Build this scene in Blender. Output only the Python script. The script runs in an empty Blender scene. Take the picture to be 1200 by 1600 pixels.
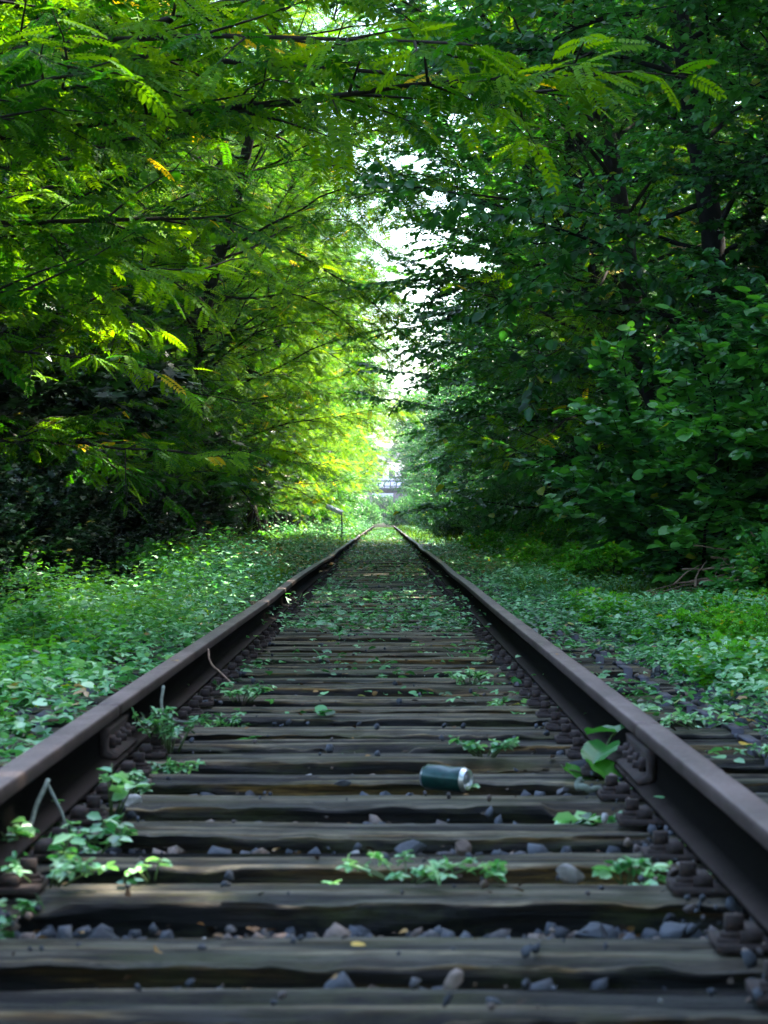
import bpy, math, random
import numpy as np
from mathutils import Vector

# ------------------------------------------------------------------ camera, sky, sun, exposure
S = bpy.context.scene
COL = S.collection
cam_d = bpy.data.cameras.new('camera')
cam = bpy.data.objects.new('camera', cam_d); COL.objects.link(cam)
CAMX, CAMZ, F = 0.054, 0.78, 4166.0
cam.location = (CAMX, 0, CAMZ)
cam.rotation_euler = (math.radians(90) + 10.0 / F, 0, 0.0002)
cam_d.sensor_fit = 'VERTICAL'; cam_d.sensor_height = 36; cam_d.sensor_width = 27
cam_d.lens = 36 * F / 1600
cam_d.clip_start = 0.05; cam_d.clip_end = 4000
cam_d.dof.use_dof = True; cam_d.dof.focus_distance = 24.0; cam_d.dof.aperture_fstop = 11.0
S.camera = cam

SUN_EL, SUN_AZ = math.radians(52), math.radians(58)     # azimuth: clockwise from +Y (down the track)
W = bpy.data.worlds.new('World'); S.world = W; W.use_nodes = True
nt = W.node_tree; nt.nodes.clear()
wo = nt.nodes.new('ShaderNodeOutputWorld'); bg = nt.nodes.new('ShaderNodeBackground')
sky = nt.nodes.new('ShaderNodeTexSky'); sky.sky_type = 'NISHITA'; sky.sun_disc = False
sky.sun_elevation = SUN_EL; sky.sun_rotation = SUN_AZ; sky.air_density = 1.0; sky.dust_density = 1.3; sky.ozone_density = 1.0
bg.inputs[1].default_value = 0.15
nt.links.new(sky.outputs[0], bg.inputs[0]); nt.links.new(bg.outputs[0], wo.inputs[0])
sl = bpy.data.lights.new('sun', 'SUN'); sl.energy = 4.6; sl.angle = math.radians(0.53); sl.color = (1.0, 0.93, 0.80)
so = bpy.data.objects.new('sun', sl); COL.objects.link(so)
sd = Vector((math.sin(SUN_AZ) * math.cos(SUN_EL), math.cos(SUN_AZ) * math.cos(SUN_EL), math.sin(SUN_EL)))
so.rotation_euler = sd.to_track_quat('Z', 'Y').to_euler(); so.location = (30, 40, 60)
S.view_settings.view_transform = 'Standard'; S.view_settings.look = 'None'
S.view_settings.exposure = 2.95; S.view_settings.gamma = 1.0
S.render.engine = 'CYCLES'
c = S.cycles
c.volume_bounces = 0; c.max_bounces = 7; c.diffuse_bounces = 4; c.glossy_bounces = 2; c.transmission_bounces = 4; c.transparent_max_bounces = 4
c.caustics_reflective = False; c.caustics_refractive = False; c.sample_clamp_indirect = 6.0
c.use_denoising = True
try: c.denoiser = 'OPENIMAGEDENOISE'
except Exception: pass
c.denoising_prefilter = 'ACCURATE'

def ordn(k):
    k += 1; suf = 'th' if 10 < k % 100 < 14 else {1: 'st', 2: 'nd', 3: 'rd'}.get(k % 10, 'th'); return f'{k}{suf}'
rng = np.random.default_rng(7)
random.seed(7)

# ------------------------------------------------------------------ numeric helpers
def nrm(v):
    v = np.asarray(v, float)
    return v / np.maximum(np.linalg.norm(v, axis=-1, keepdims=True), 1e-9)

def _hash(ix, iy, iz, seed):
    h = (ix.astype(np.int64) * 374761393 + iy.astype(np.int64) * 668265263 + iz.astype(np.int64) * 2147483647 + seed * 974711) & 0x7fffffff
    h = (h ^ (h >> 13)) * 1274126177 & 0x7fffffff
    h = (h ^ (h >> 16)) & 0xffff
    return h / 65535.0

def noise(x, y=0.0, z=0.0, seed=0):
    x, y, z = np.broadcast_arrays(np.asarray(x, float), np.asarray(y, float), np.asarray(z, float))
    ix, iy, iz = np.floor(x), np.floor(y), np.floor(z)
    fx, fy, fz = x - ix, y - iy, z - iz
    fx, fy, fz = [t * t * (3 - 2 * t) for t in (fx, fy, fz)]
    r = 0
    for a in (0, 1):
        for b in (0, 1):
            for d in (0, 1):
                w = (fx if a else 1 - fx) * (fy if b else 1 - fy) * (fz if d else 1 - fz)
                r = r + w * _hash(ix + a, iy + b, iz + d, seed)
    return r * 2 - 1

def fbm(x, y=0.0, z=0.0, seed=0, o=3):
    r, a, f = 0, 1.0, 1.0
    for k in range(o):
        r = r + a * noise(np.asarray(x) * f, np.asarray(y) * f, np.asarray(z) * f, seed + k * 17); a *= .5; f *= 2.03
    return r

def sstep(a, b, x):
    t = np.clip((np.asarray(x, float) - a) / (b - a), 0, 1)
    return t * t * (3 - 2 * t)

def mesh_np(name, verts, faces, mat=None, smooth=False, tint=None):
    verts = np.asarray(verts, np.float32); faces = np.asarray(faces, np.int32)
    me = bpy.data.meshes.new(name)
    n, k = faces.shape
    me.vertices.add(len(verts)); me.vertices.foreach_set('co', verts.ravel())
    me.loops.add(n * k); me.loops.foreach_set('vertex_index', faces.ravel())
    me.polygons.add(n); me.polygons.foreach_set('loop_start', np.arange(0, n * k, k, dtype=np.int32))
    if smooth: me.polygons.foreach_set('use_smooth', np.ones(n, bool))
    if tint is not None:
        a = me.attributes.new('tint', 'FLOAT', 'POINT'); a.data.foreach_set('value', np.asarray(tint, np.float32))
    me.update(calc_edges=True)
    if mat: me.materials.append(mat)
    return me

def link(name, me, parent=None, loc=None):
    o = bpy.data.objects.new(name, me); COL.objects.link(o)
    if parent is not None: o.parent = parent
    if loc is not None: o.location = loc
    return o

def tag(o, label=None, cat=None, group=None, kind=None):
    if label: o['label'] = label
    if cat: o['category'] = cat
    if group: o['group'] = group
    if kind: o['kind'] = kind
    return o

def empty(name, loc, label, cat, group=None, rz=0.0, sc=1.0):
    o = bpy.data.objects.new(name, None); COL.objects.link(o)
    o.location = loc; o.rotation_euler = (0, 0, rz); o.scale = (sc,) * 3; o.empty_display_size = .2
    return tag(o, label, cat, group)

def copy_tree(o, parent=None):
    n = o.copy(); COL.objects.link(n)
    if parent is not None: n.parent = parent
    for ch in list(o.children): copy_tree(ch, n)
    return n

class Geo:
    """collects quads"""
    def __init__(s): s.v = []; s.f = []; s.t = []; s.n = 0
    def add(s, v, f, t=0.5):
        v = np.asarray(v, float).reshape(-1, 3); f = np.asarray(f, int)
        s.v.append(v); s.f.append(f + s.n); s.n += len(v)
        s.t.append(np.full(len(v), t) if np.isscalar(t) else np.asarray(t))
    def mesh(s, name, mat, smooth=False):
        return mesh_np(name, np.concatenate(s.v), np.concatenate(s.f), mat, smooth, np.concatenate(s.t))
    def box(s, c, d, rz=0.0, t=0.5, tilt=None):
        x, y, z = [q / 2 for q in d]
        v = np.array([(-x,-y,-z),(x,-y,-z),(x,y,-z),(-x,y,-z),(-x,-y,z),(x,-y,z),(x,y,z),(-x,y,z)])
        if tilt is not None: v = v @ np.asarray(tilt).T
        if rz:
            C_, S_ = math.cos(rz), math.sin(rz); v = v @ np.array([[C_, S_, 0], [-S_, C_, 0], [0, 0, 1]])
        s.add(v + np.asarray(c), [(0,3,2,1),(4,5,6,7),(0,1,5,4),(1,2,6,5),(2,3,7,6),(3,0,4,7)], t)
    def tube(s, P, R, n=6, t=0.5, cap=True):
        P = np.asarray(P, float); m = len(P); R = np.broadcast_to(np.asarray(R, float), (m,))
        T = nrm(np.gradient(P, axis=0))
        ref = np.array([0, 0, 1.0]) if abs(T[0][2]) < .9 else np.array([1.0, 0, 0])
        A = nrm(np.cross(T, ref)); B = np.cross(T, A)
        th = np.arange(n) * 2 * math.pi / n
        V = P[:, None] + R[:, None, None] * (np.cos(th)[None, :, None] * A[:, None] + np.sin(th)[None, :, None] * B[:, None])
        i, j = np.meshgrid(np.arange(m - 1), np.arange(n), indexing='ij')
        j2 = (j + 1) % n
        Fq = np.stack([i * n + j, i * n + j2, (i + 1) * n + j2, (i + 1) * n + j], -1).reshape(-1, 4)
        V = V.reshape(-1, 3)
        if cap:
            V = np.concatenate([V, P[:1], P[-1:]]); a, b = m * n, m * n + 1
            fc = [(a, (k + 1) % n, k, k) for k in range(0)]
            caps = []
            for k in range(0, n, 2):
                caps.append((a, (k + 2) % n, (k + 1) % n, k)); e = (m - 1) * n
                caps.append((b, e + k, e + (k + 1) % n, e + (k + 2) % n))
            Fq = np.concatenate([Fq, np.array(caps)])
        s.add(V, Fq, t)
    def lathe(s, prof, n=24, M=None, off=(0, 0, 0), t=0.5):
        prof = np.asarray(prof, float); m = len(prof); th = np.arange(n) * 2 * math.pi / n
        V = np.stack([prof[:, None, 0] * np.cos(th), prof[:, None, 0] * np.sin(th), np.repeat(prof[:, 1:2], n, 1)], -1).reshape(-1, 3)
        if M is not None: V = V @ np.asarray(M).T
        i, j = np.meshgrid(np.arange(m - 1), np.arange(n), indexing='ij'); j2 = (j + 1) % n
        s.add(V + np.asarray(off), np.stack([i * n + j, i * n + j2, (i + 1) * n + j2, (i + 1) * n + j], -1).reshape(-1, 4), t)

def scatter(tv, tf, pos, fr, sc, tint):
    """tv (n,3) tf (m,4) ; pos (N,3) fr (N,3,3) columns = x,y,z axes ; -> verts, faces, tint"""
    N, n = len(pos), len(tv)
    sc = np.broadcast_to(np.asarray(sc, float), (N,))
    V = np.einsum('nij,vj->nvi', fr.astype(np.float32), tv.astype(np.float32)) * sc[:, None, None].astype(np.float32) + pos[:, None].astype(np.float32)
    Fq = (tf[None] + (np.arange(N) * n)[:, None, None]).reshape(-1, 4)
    return V.reshape(-1, 3), Fq, np.repeat(tint, n)

def frames(d, up):
    y = nrm(d); x = nrm(np.cross(y, up)); z = np.cross(x, y)
    return np.stack([x, y, z], -1)

# ------------------------------------------------------------------ leaf templates (y = along the leaf, z = up)
def leaflet(base, ang, L, w, fold=.18, side=1, droop=0.0):
    """two quads folded along the midrib, in the xy plane"""
    d = np.array([math.sin(ang), math.cos(ang), 0]); p = np.array([math.cos(ang), -math.sin(ang), 0])
    b = np.asarray(base, float); up = np.array([0, 0, 1.0])
    v = [b, b + d * L * .38 + p * w / 2 + up * fold * w, b + d * L * .78 + p * w * .40 + up * (fold * w - droop * L * .5),
         b + d * L - up * droop * L, b + d * L * .78 - p * w * .40 + up * (fold * w - droop * L * .5), b + d * L * .38 - p * w / 2 + up * fold * w]
    return np.array(v), np.array([(0, 1, 2, 3), (0, 3, 4, 5)])

def kite(base, ang, L, w, z=0.0):
    d = np.array([math.sin(ang), math.cos(ang), 0]); p = np.array([math.cos(ang), -math.sin(ang), 0]); b = np.asarray(base, float)
    return np.array([b, b + d * L * .55 + p * w / 2 + (0, 0, z), b + d * L, b + d * L * .55 - p * w / 2 + (0, 0, z)]), np.array([(0, 1, 2, 3)])

def combine(parts):
    g = Geo()
    for v, f in parts: g.add(v, f)
    return np.concatenate(g.v), np.concatenate(g.f)

def pinnate(npair, fine=True, seed=0):
    r = np.random.default_rng(seed); P = []
    def rz(t): return np.array([0.04 * math.sin(t * 2.2), t * (1 - .05 * t), -.16 * t * t])
    for k in range(4):      # rachis
        a, b = rz(k / 4), rz((k + 1) / 4); w = .006
        P.append((np.array([a + (-w, 0, 0), a + (w, 0, 0), b + (w, 0, 0), b + (-w, 0, 0)]), np.array([(0, 1, 2, 3)])))
    for k in range(npair):
        t = .16 + .8 * k / (npair - 1)
        L = (.235 if npair > 6 else .30) * (1 - .35 * abs(t - .5) * 1.2) ; w = L * .42
        for s in (-1, 1):
            b = rz(t) + (s * .008, r.uniform(-.012, .012), 0); a = s * (math.radians(72) + r.uniform(-.12, .12) - .25 * t)
            if fine:
                v, f = leaflet(b, a, L, w, .16, s, .18)
            else:
                v, f = kite(b, a, L, w * 1.15, .0); v[2, 2] -= .03
            P.append((v, f))
    v, f = leaflet(rz(1.0), 0, .2, .09, .15, 1, .25) if fine else kite(rz(1.0), 0, .2, .1)
    P.append((v, f))
    return combine(P)

LEAF_PIN = pinnate(9, True, 1)
LEAF_PIN_MID = pinnate(7, False, 2)
LEAF_OVAL = leaflet((0, 0, 0), 0, 1.0, .72, .14, 1, .16)
LEAF_MAPLE = combine([kite((0, 0, 0), a, L, w, z) for a, L, w, z in ((0, 1, .42, .03), (.75, .88, .36, .02), (-.75, .88, .36, .02), (1.5, .6, .28, 0), (-1.5, .6, .28, 0))])
LEAF_TRI = combine([leaflet((0, 0, 0), a, L, .5 * L, .12, 1, .12) for a, L in ((0, .8), (1.45, .72), (-1.45, .72))])
def heart():
    # round leaf with a heart-shaped base
    out = [(0, 0), (.30, -.10), (.48, .12), (.50, .42), (.34, .74), (0, 1.0)]
    v = [(x, y, .10 * abs(x) - .10 * y * y) for x, y in out] + [(-x, y, .10 * abs(x) - .10 * y * y) for x, y in out[1:-1]]
    v.append((0, .5, -.045))
    # indices: 0..5 right outline, 6..9 left outline (1..4 mirrored), 10 centre
    return np.array(v), np.array([(0, 1, 2, 10), (10, 2, 3, 4), (10, 4, 5, 9), (10, 9, 8, 7), (10, 7, 6, 0)])
LEAF_HEART = heart()

# ------------------------------------------------------------------ materials
def mat(name):
    m = bpy.data.materials.new(name); m.use_nodes = True; n = m.node_tree; n.nodes.clear()
    out = n.nodes.new('ShaderNodeOutputMaterial'); return m, n, out
def ramp(n, fac, stops):
    r = n.nodes.new('ShaderNodeValToRGB'); e = r.color_ramp.elements
    while len(e) < len(stops): e.new(.5)
    for q, (p, cc) in zip(e, stops): q.position = p; q.color = (*cc, 1)
    n.links.new(fac, r.inputs[0]); return r.outputs[0]
def noise_node(n, scale, vec=None, detail=5, rough=.6, stretch=None):
    if vec is None:
        tc = n.nodes.new('ShaderNodeTexCoord'); vec = tc.outputs['Object']
    if stretch:
        mp = n.nodes.new('ShaderNodeMapping'); mp.inputs['Scale'].default_value = stretch; n.links.new(vec, mp.inputs[0]); vec = mp.outputs[0]
    t = n.nodes.new('ShaderNodeTexNoise'); t.inputs['Scale'].default_value = scale; t.inputs['Detail'].default_value = detail
    t.inputs['Roughness'].default_value = rough; n.links.new(vec, t.inputs['Vector']); return t.outputs[0]
def mixc(n, fac, a, b, mode='MIX'):
    m = n.nodes.new('ShaderNodeMix'); m.data_type = 'RGBA'; m.blend_type = mode
    if isinstance(fac, (int, float)): m.inputs[0].default_value = fac
    else: n.links.new(fac, m.inputs[0])
    for s, v in ((m.inputs[6], a), (m.inputs[7], b)):
        if isinstance(v, tuple): s.default_value = (*v, 1)
        else: n.links.new(v, s)
    return m.outputs[2]
def bsdf(n, col, rough=.6, metal=0.0, spec=.5, bump=None, bstr=.3, bdist=.01):
    p = n.nodes.new('ShaderNodeBsdfPrincipled')
    if isinstance(col, tuple): p.inputs['Base Color'].default_value = (*col, 1)
    else: n.links.new(col, p.inputs['Base Color'])
    if isinstance(rough, (int, float)): p.inputs['Roughness'].default_value = rough
    else: n.links.new(rough, p.inputs['Roughness'])
    p.inputs['Metallic'].default_value = metal; p.inputs['Specular IOR Level'].default_value = spec
    if bump is not None:
        b = n.nodes.new('ShaderNodeBump'); b.inputs['Strength'].default_value = bstr; b.inputs['Distance'].default_value = bdist
        n.links.new(bump, b.inputs['Height']); n.links.new(b.outputs[0], p.inputs['Normal'])
    return p
def attr(n, name='tint'):
    a = n.nodes.new('ShaderNodeAttribute'); a.attribute_name = name; return a.outputs['Fac']
def plain(name, col, rough=.6, metal=0.0, var=.25, scale=20, spec=.5, bstr=.2):
    m, n, out = mat(name); k = noise_node(n, scale)
    cc = ramp(n, k, [(.3, tuple(q * (1 - var) for q in col)), (.7, tuple(min(1, q * (1 + var)) for q in col))])
    n.links.new(bsdf(n, cc, rough, metal, spec, k, bstr).outputs[0], out.inputs[0]); return m

def leaf_mat(name, stops, trans, tf=.38, rough=.42, spec=.5):
    m, n, out = mat(name)
    t = attr(n); cc = ramp(n, t, stops)
    p = bsdf(n, cc, rough, 0, spec)
    tr = n.nodes.new('ShaderNodeBsdfTranslucent')
    n.links.new(mixc(n, 1.0, cc, trans, 'MULTIPLY'), tr.inputs[0])
    mx = n.nodes.new('ShaderNodeMixShader'); mx.inputs[0].default_value = tf
    n.links.new(p.outputs[0], mx.inputs[1]); n.links.new(tr.outputs[0], mx.inputs[2]); n.links.new(mx.outputs[0], out.inputs[0])
    return m
M = {}
# tint: 0 dark .. .9 light, top sliver yellowed leaves
M['robinia'] = leaf_mat('robinia_leaves', [(0, (.003, .030, .002)), (.5, (.018, .108, .002)), (.9, (.14, .30, .003)), (1, (.46, .36, .01))], (2.7, 2.2, .5), .42, .6, .18)
M['maple'] = leaf_mat('maple_leaves', [(0, (.002, .016, .004)), (.5, (.013, .088, .009)), (.93, (.055, .22, .014)), (1, (.30, .16, .02))], (2.4, 2.4, .8), .34, .42, .35)
M['ivy'] = leaf_mat('shaded_ivy_leaves', [(0, (.001, .007, .002)), (.5, (.004, .021, .006)), (.93, (.020, .09, .018)), (1, (.12, .10, .02))], (2.0, 2.2, .8), .22, .40, .4)  # ivy green darkened, the bank's shade put into the leaf colour
M['lime'] = leaf_mat('hazel_leaves', [(0, (.003, .028, .008)), (.5, (.030, .165, .032)), (.95, (.10, .33, .035)), (1, (.30, .32, .02))], (2.2, 2.2, .7), .34, .36, .6)
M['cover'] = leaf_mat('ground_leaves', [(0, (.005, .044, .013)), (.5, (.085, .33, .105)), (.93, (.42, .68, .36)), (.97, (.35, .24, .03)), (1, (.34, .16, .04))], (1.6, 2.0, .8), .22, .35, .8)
M['herb'] = leaf_mat('herb_leaves', [(0, (.025, .12, .008)), (.5, (.090, .36, .018)), (.95, (.20, .46, .02)), (1, (.40, .36, .02))], (2.2, 2.0, .7), .36, .5, .35)
M['grass'] = leaf_mat('grass_blades', [(0, (.03, .12, .006)), (.5, (.10, .26, .008)), (1, (.30, .42, .012))], (2.2, 2.0, .7), .35, .6, .25)
M['bark'] = plain('bark', (.020, .016, .012), .9, 0, .5, 14, .2, .8)
M['darkbark'] = plain('dark_bark', (.010, .009, .007), .9, 0, .5, 14, .2, .8)
M['twig'] = plain('dry_twig', (.30, .19, .13), .8, 0, .4, 40, .3, .5)
M['dead'] = leaf_mat('fallen_leaves', [(0, (.20, .09, .03)), (.5, (.42, .22, .03)), (1, (.60, .38, .04))], (1.4, 1.2, .8), .2, .5, .4)

def wood_mat():
    m, n, out = mat('sleeper_timber')
    tc = n.nodes.new('ShaderNodeTexCoord'); oi = n.nodes.new('ShaderNodeObjectInfo')
    ad = n.nodes.new('ShaderNodeVectorMath'); ad.operation = 'ADD'
    cb = n.nodes.new('ShaderNodeCombineXYZ'); mu = n.nodes.new('ShaderNodeMath'); mu.operation = 'MULTIPLY'; mu.inputs[1].default_value = 37.0
    n.links.new(oi.outputs['Random'], mu.inputs[0])
    for k in range(3): n.links.new(mu.outputs[0], cb.inputs[k])
    n.links.new(tc.outputs['Object'], ad.inputs[0]); n.links.new(cb.outputs[0], ad.inputs[1]); vec = ad.outputs[0]
    grain = noise_node(n, 3.0, vec, 8, .72, (1.1, 26, 26))
    coarse = noise_node(n, 3.0, vec, 6, .65, (.7, 8, 8))
    fine = noise_node(n, 9.0, vec, 6, .7, (1.5, 60, 60))
    blot = noise_node(n, 2.4, vec, 4, .6, (1.6, 5, 5))
    moss = noise_node(n, 3.2, vec, 6, .75, (1.0, 3, 3))
    base = ramp(n, grain, [(.32, (.006, .005, .004)), (.46, (.030, .022, .014)), (.60, (.090, .070, .040)), (.80, (.24, .19, .12))])
    base = mixc(n, .85, base, ramp(n, coarse, [(.36, (.12,) * 3), (.50, (.55,) * 3), (.64, (1.5, 1.4, 1.2))]), 'MULTIPLY')
    grey = ramp(n, fine, [(.32, (.03, .032, .032)), (.5, (.115, .108, .094)), (.7, (.31, .29, .25))])
    grey = mixc(n, .8, grey, ramp(n, coarse, [(.38, (.3,) * 3), (.6, (1.15,) * 3)]), 'MULTIPLY')
    # weathered silver on faces that look up
    ge = n.nodes.new('ShaderNodeNewGeometry'); sx = n.nodes.new('ShaderNodeSeparateXYZ'); n.links.new(ge.outputs['Normal'], sx.inputs[0])
    mm = n.nodes.new('ShaderNodeMath'); mm.operation = 'MULTIPLY'; n.links.new(blot, mm.inputs[0]); n.links.new(sx.outputs[2], mm.inputs[1])
    fg = ramp(n, mm.outputs[0], [(.36, (0, 0, 0)), (.56, (.72, .72, .72))])
    c1 = mixc(n, fg, base, grey)
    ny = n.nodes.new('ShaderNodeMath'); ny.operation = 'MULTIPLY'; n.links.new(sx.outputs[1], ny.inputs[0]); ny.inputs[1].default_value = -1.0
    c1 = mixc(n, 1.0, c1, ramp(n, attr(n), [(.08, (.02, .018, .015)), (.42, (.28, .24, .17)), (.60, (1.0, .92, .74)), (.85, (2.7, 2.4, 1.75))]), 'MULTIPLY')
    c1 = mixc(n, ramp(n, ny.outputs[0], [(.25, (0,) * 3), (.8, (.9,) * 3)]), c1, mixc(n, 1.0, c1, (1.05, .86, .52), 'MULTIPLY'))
    crk = noise_node(n, 3.0, vec, 3, .5, (.9, 22, 22))
    c1 = mixc(n, ramp(n, crk, [(.485, (0,) * 3), (.50, (.95,) * 3), (.515, (0,) * 3)]), c1, (.004, .003, .002))
    knot = noise_node(n, 7, vec, 2, .5)
    c1 = mixc(n, ramp(n, knot, [(.66, (0,) * 3), (.70, (.8,) * 3)]), c1, (.02, .014, .010))
    fm = ramp(n, moss, [(.50, (0, 0, 0)), (.68, (.7, .7, .7))])
    c2 = mixc(n, fm, c1, (.060, .066, .012))
    rr = ramp(n, blot, [(.3, (.9,) * 3), (.7, (.5,) * 3)])
    n.links.new(bsdf(n, c2, rr, 0, .4, grain, 1.0, .02).outputs[0], out.inputs[0]); return m
M['wood'] = wood_mat()

def rust_mat(name, a, b, rough, spec=.5, web=False):
    m, n, out = mat(name)
    k = noise_node(n, 5, None, 8, .7, (1, .35, 1)); k2 = noise_node(n, 70, None, 5, .7)
    c1 = ramp(n, k, [(.32, a), (.68, b)])
    c2 = mixc(n, ramp(n, k2, [(.50, (0, 0, 0)), (.72, (.55,) * 3)]), c1, (.16, .085, .06))
    if web: c2 = mixc(n, attr(n), ramp(n, k2, [(.35, (.0015, .0013, .001)), (.7, (.007, .0055, .0045))]), c2)  # web colour: grime plus the shadow under the head painted in
    rr = ramp(n, k2, [(.3, (rough,) * 3), (.8, (min(1, rough + .3),) * 3)])
    p = bsdf(n, c2, rr, 0 if web else .15, spec, k2, .7, .004)
    if web:
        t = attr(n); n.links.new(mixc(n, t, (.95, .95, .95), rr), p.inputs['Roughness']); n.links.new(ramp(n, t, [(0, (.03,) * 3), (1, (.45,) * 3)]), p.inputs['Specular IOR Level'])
    n.links.new(p.outputs[0], out.inputs[0]); return m
M['rust'] = rust_mat('rusted_rail_steel', (.085, .054, .056), (.19, .125, .125), .46)
M['railsteel'] = rust_mat('worn_head_grimy_shaded_web', (.075, .046, .038), (.21, .145, .128), .46, web=True)
M['rustdark'] = rust_mat('dark_rusted_steel', (.022, .017, .016), (.055, .038, .034), .7, .3)
M['strap'] = rust_mat('galvanised_strap', (.035, .033, .042), (.10, .095, .12), .55)

def stone_mat():
    m, n, out = mat('ballast_stone')
    cc = ramp(n, attr(n), [(0, (.030, .034, .042)), (.55, (.085, .095, .115)), (.78, (.12, .10, .095)), (.9, (.22, .14, .10)), (1, (.50, .48, .46))])
    k = noise_node(n, 30, None, 6, .7)
    c2 = mixc(n, .7, cc, ramp(n, k, [(.3, (.35,) * 3), (.7, (1,) * 3)]), 'MULTIPLY')
    n.links.new(bsdf(n, c2, .75, 0, .35, k, .6, .006).outputs[0], out.inputs[0]); return m
M['stone'] = stone_mat()

def soil_mat():
    m, n, out = mat('forest_floor')
    tc = n.nodes.new('ShaderNodeTexCoord')
    k = noise_node(n, 9, tc.outputs['Object'], 8, .75); k2 = noise_node(n, .5, tc.outputs['Object'], 5, .6)
    a = ramp(n, k, [(.35, (.010, .008, .006)), (.55, (.050, .038, .026)), (.75, (.14, .10, .065))])
    b = ramp(n, k, [(.35, (.010, .020, .006)), (.7, (.035, .065, .014))])
    cc = mixc(n, ramp(n, k2, [(.42, (0,) * 3), (.60, (.8,) * 3)]), a, b)
    n.links.new(bsdf(n, cc, .95, 0, .15, k, .8, .04).outputs[0], out.inputs[0]); return m
M['soil'] = soil_mat()

# ------------------------------------------------------------------ ground
def terrain(x, y):
    x = np.asarray(x, float); y = np.asarray(y, float)
    a = np.abs(x + .25 * np.sin(y * .11))
    left = (sstep(3.4, 9.5, a) * 1.9 + np.clip(a - 9, 0, 40) * .22) * (x < 0)
    right = (sstep(2.6, 6.5, a) * 1.1 + sstep(6, 12, a) * 1.6 + np.clip(a - 10, 0, 40) * .22) * (x >= 0)
    far = np.clip(1 - (y - 330) / 90, 0, 1)
    w = sstep(1.75, 3.2, np.abs(x))
    return (left + right) * far * sstep(-60, -20, y) + w * .07 * fbm(x * .9, y * .9, 0, 5) + w * .02
def build_ground():
    xs = np.concatenate([-np.geomspace(1500, 14, 14), np.arange(-13, -4, .6), np.arange(-4, 4.01, .25), np.arange(4.6, 13.5, .6), np.geomspace(14, 1500, 14)])
    ys = np.concatenate([[-400, -150, -80, -50, -30, -15, -8], np.arange(-4, 60, .6), np.arange(60, 200, 2.5), np.arange(200, 460, 10), np.geomspace(470, 3200, 12)])
    X, Y = np.meshgrid(xs, ys, indexing='ij'); Z = terrain(X, Y)
    V = np.stack([X, Y, Z - .005], -1).reshape(-1, 3); a, b = X.shape
    i, j = np.meshgrid(np.arange(a - 1), np.arange(b - 1), indexing='ij')
    Fq = np.stack([i * b + j, (i + 1) * b + j, (i + 1) * b + j + 1, i * b + j + 1], -1).reshape(-1, 4)
    tag(link('ground', mesh_np('ground', V, Fq, M['soil'], True)), 'dark forest floor and banks beside the railway', 'ground', None, 'structure')
build_ground()

# ------------------------------------------------------------------ rails
ZS = 0.07            # sleeper top
ZR = ZS + .168       # rail top
def rail_x(side, y):
    y = np.asarray(y, float)
    w = .009 * np.sin(y * .21 + side) * sstep(8, 22, y) * (1 - sstep(90, 160, y)) + .006 * np.sin(y * .57 + 2 * side) * sstep(12, 30, y)
    return side * .7525 + w
def rail_z(side, y):
    y = np.asarray(y, float)
    return ZR + .007 * np.sin(y * .33 + side * 1.3) * sstep(9, 25, y) - .02 * sstep(120, 200, y)
def rail_profile():
    # half profile from the top centre down (x, z) about the head
    h = [(0, 0), (.018, -.0003), (.0305, -.0014), (.0342, -.0045), (.0355, -.009), (.0352, -.031), (.031, -.037), (.014, -.048), (.0085, -.056), (.0078, -.090), (.0095, -.118), (.018, -.128), (.060, -.138), (.0625, -.141), (.0625, -.149), (0, -.149)]
    r = h[:-1]; l = [(-x, z) for x, z in h[1:-1]][::-1]
    return np.array(r + [h[-1]] + l)
def build_rail(side, y0, y1, label, group):
    prof = rail_profile(); n = len(prof)
    ys = np.concatenate([np.arange(y0, min(y1, 30), .12), np.arange(max(y0, 30), y1, .5), [y1]]); ys = np.unique(ys)
    r0 = rail_x(side, ys); z0 = rail_z(side, ys)
    P = np.zeros((len(ys), n, 3))
    P[..., 0] = r0[:, None] + prof[None, :, 0]; P[..., 1] = ys[:, None]; P[..., 2] = z0[:, None] + prof[None, :, 1]
    nz = noise(P[..., 0] * 60, P[..., 1] * 9, P[..., 2] * 60, 3) * .0009
    P[..., 0] += nz; P[..., 2] += nz * .6
    g = Geo(); i, j = np.meshgrid(np.arange(len(ys) - 1), np.arange(n), indexing='ij'); j2 = (j + 1) % n
    g.add(P.reshape(-1, 3), np.stack([i * n + j, (i + 1) * n + j, (i + 1) * n + j2, i * n + j2], -1).reshape(-1, 4), np.tile(np.where(prof[:, 1] > -.004, 1.0, np.where(prof[:, 1] > -.035, .42, np.where((prof[:, 1] < -.132) & (prof[:, 1] > -.142), .16, 0.0))), len(ys)))  # tint drops on head sides, web and foot: shade put into the colour
    # end faces
    for e, fl in ((0, 1), (len(ys) - 1, -1)):
        for k in range(n // 2 - 1):
            a, b, c_, d_ = e * n + k, e * n + k + 1, e * n + (n - k - 1) % n, e * n + (n - k) % n
            if k == 0: continue
            q = (a, b, c_, d_)[::fl]
            g.f.append(np.array([q]))
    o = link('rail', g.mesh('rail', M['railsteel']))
    return tag(o, label, 'rail', group)
LJ, RJ = 7.75, 7.05
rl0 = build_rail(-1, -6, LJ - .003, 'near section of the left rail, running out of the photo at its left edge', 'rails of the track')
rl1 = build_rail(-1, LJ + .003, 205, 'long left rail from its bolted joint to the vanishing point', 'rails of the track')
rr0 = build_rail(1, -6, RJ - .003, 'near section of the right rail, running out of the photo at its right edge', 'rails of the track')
rr1 = build_rail(1, RJ + .003, 205, 'long right rail from the joint beside the big green leaf into the distance', 'rails of the track')
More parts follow.
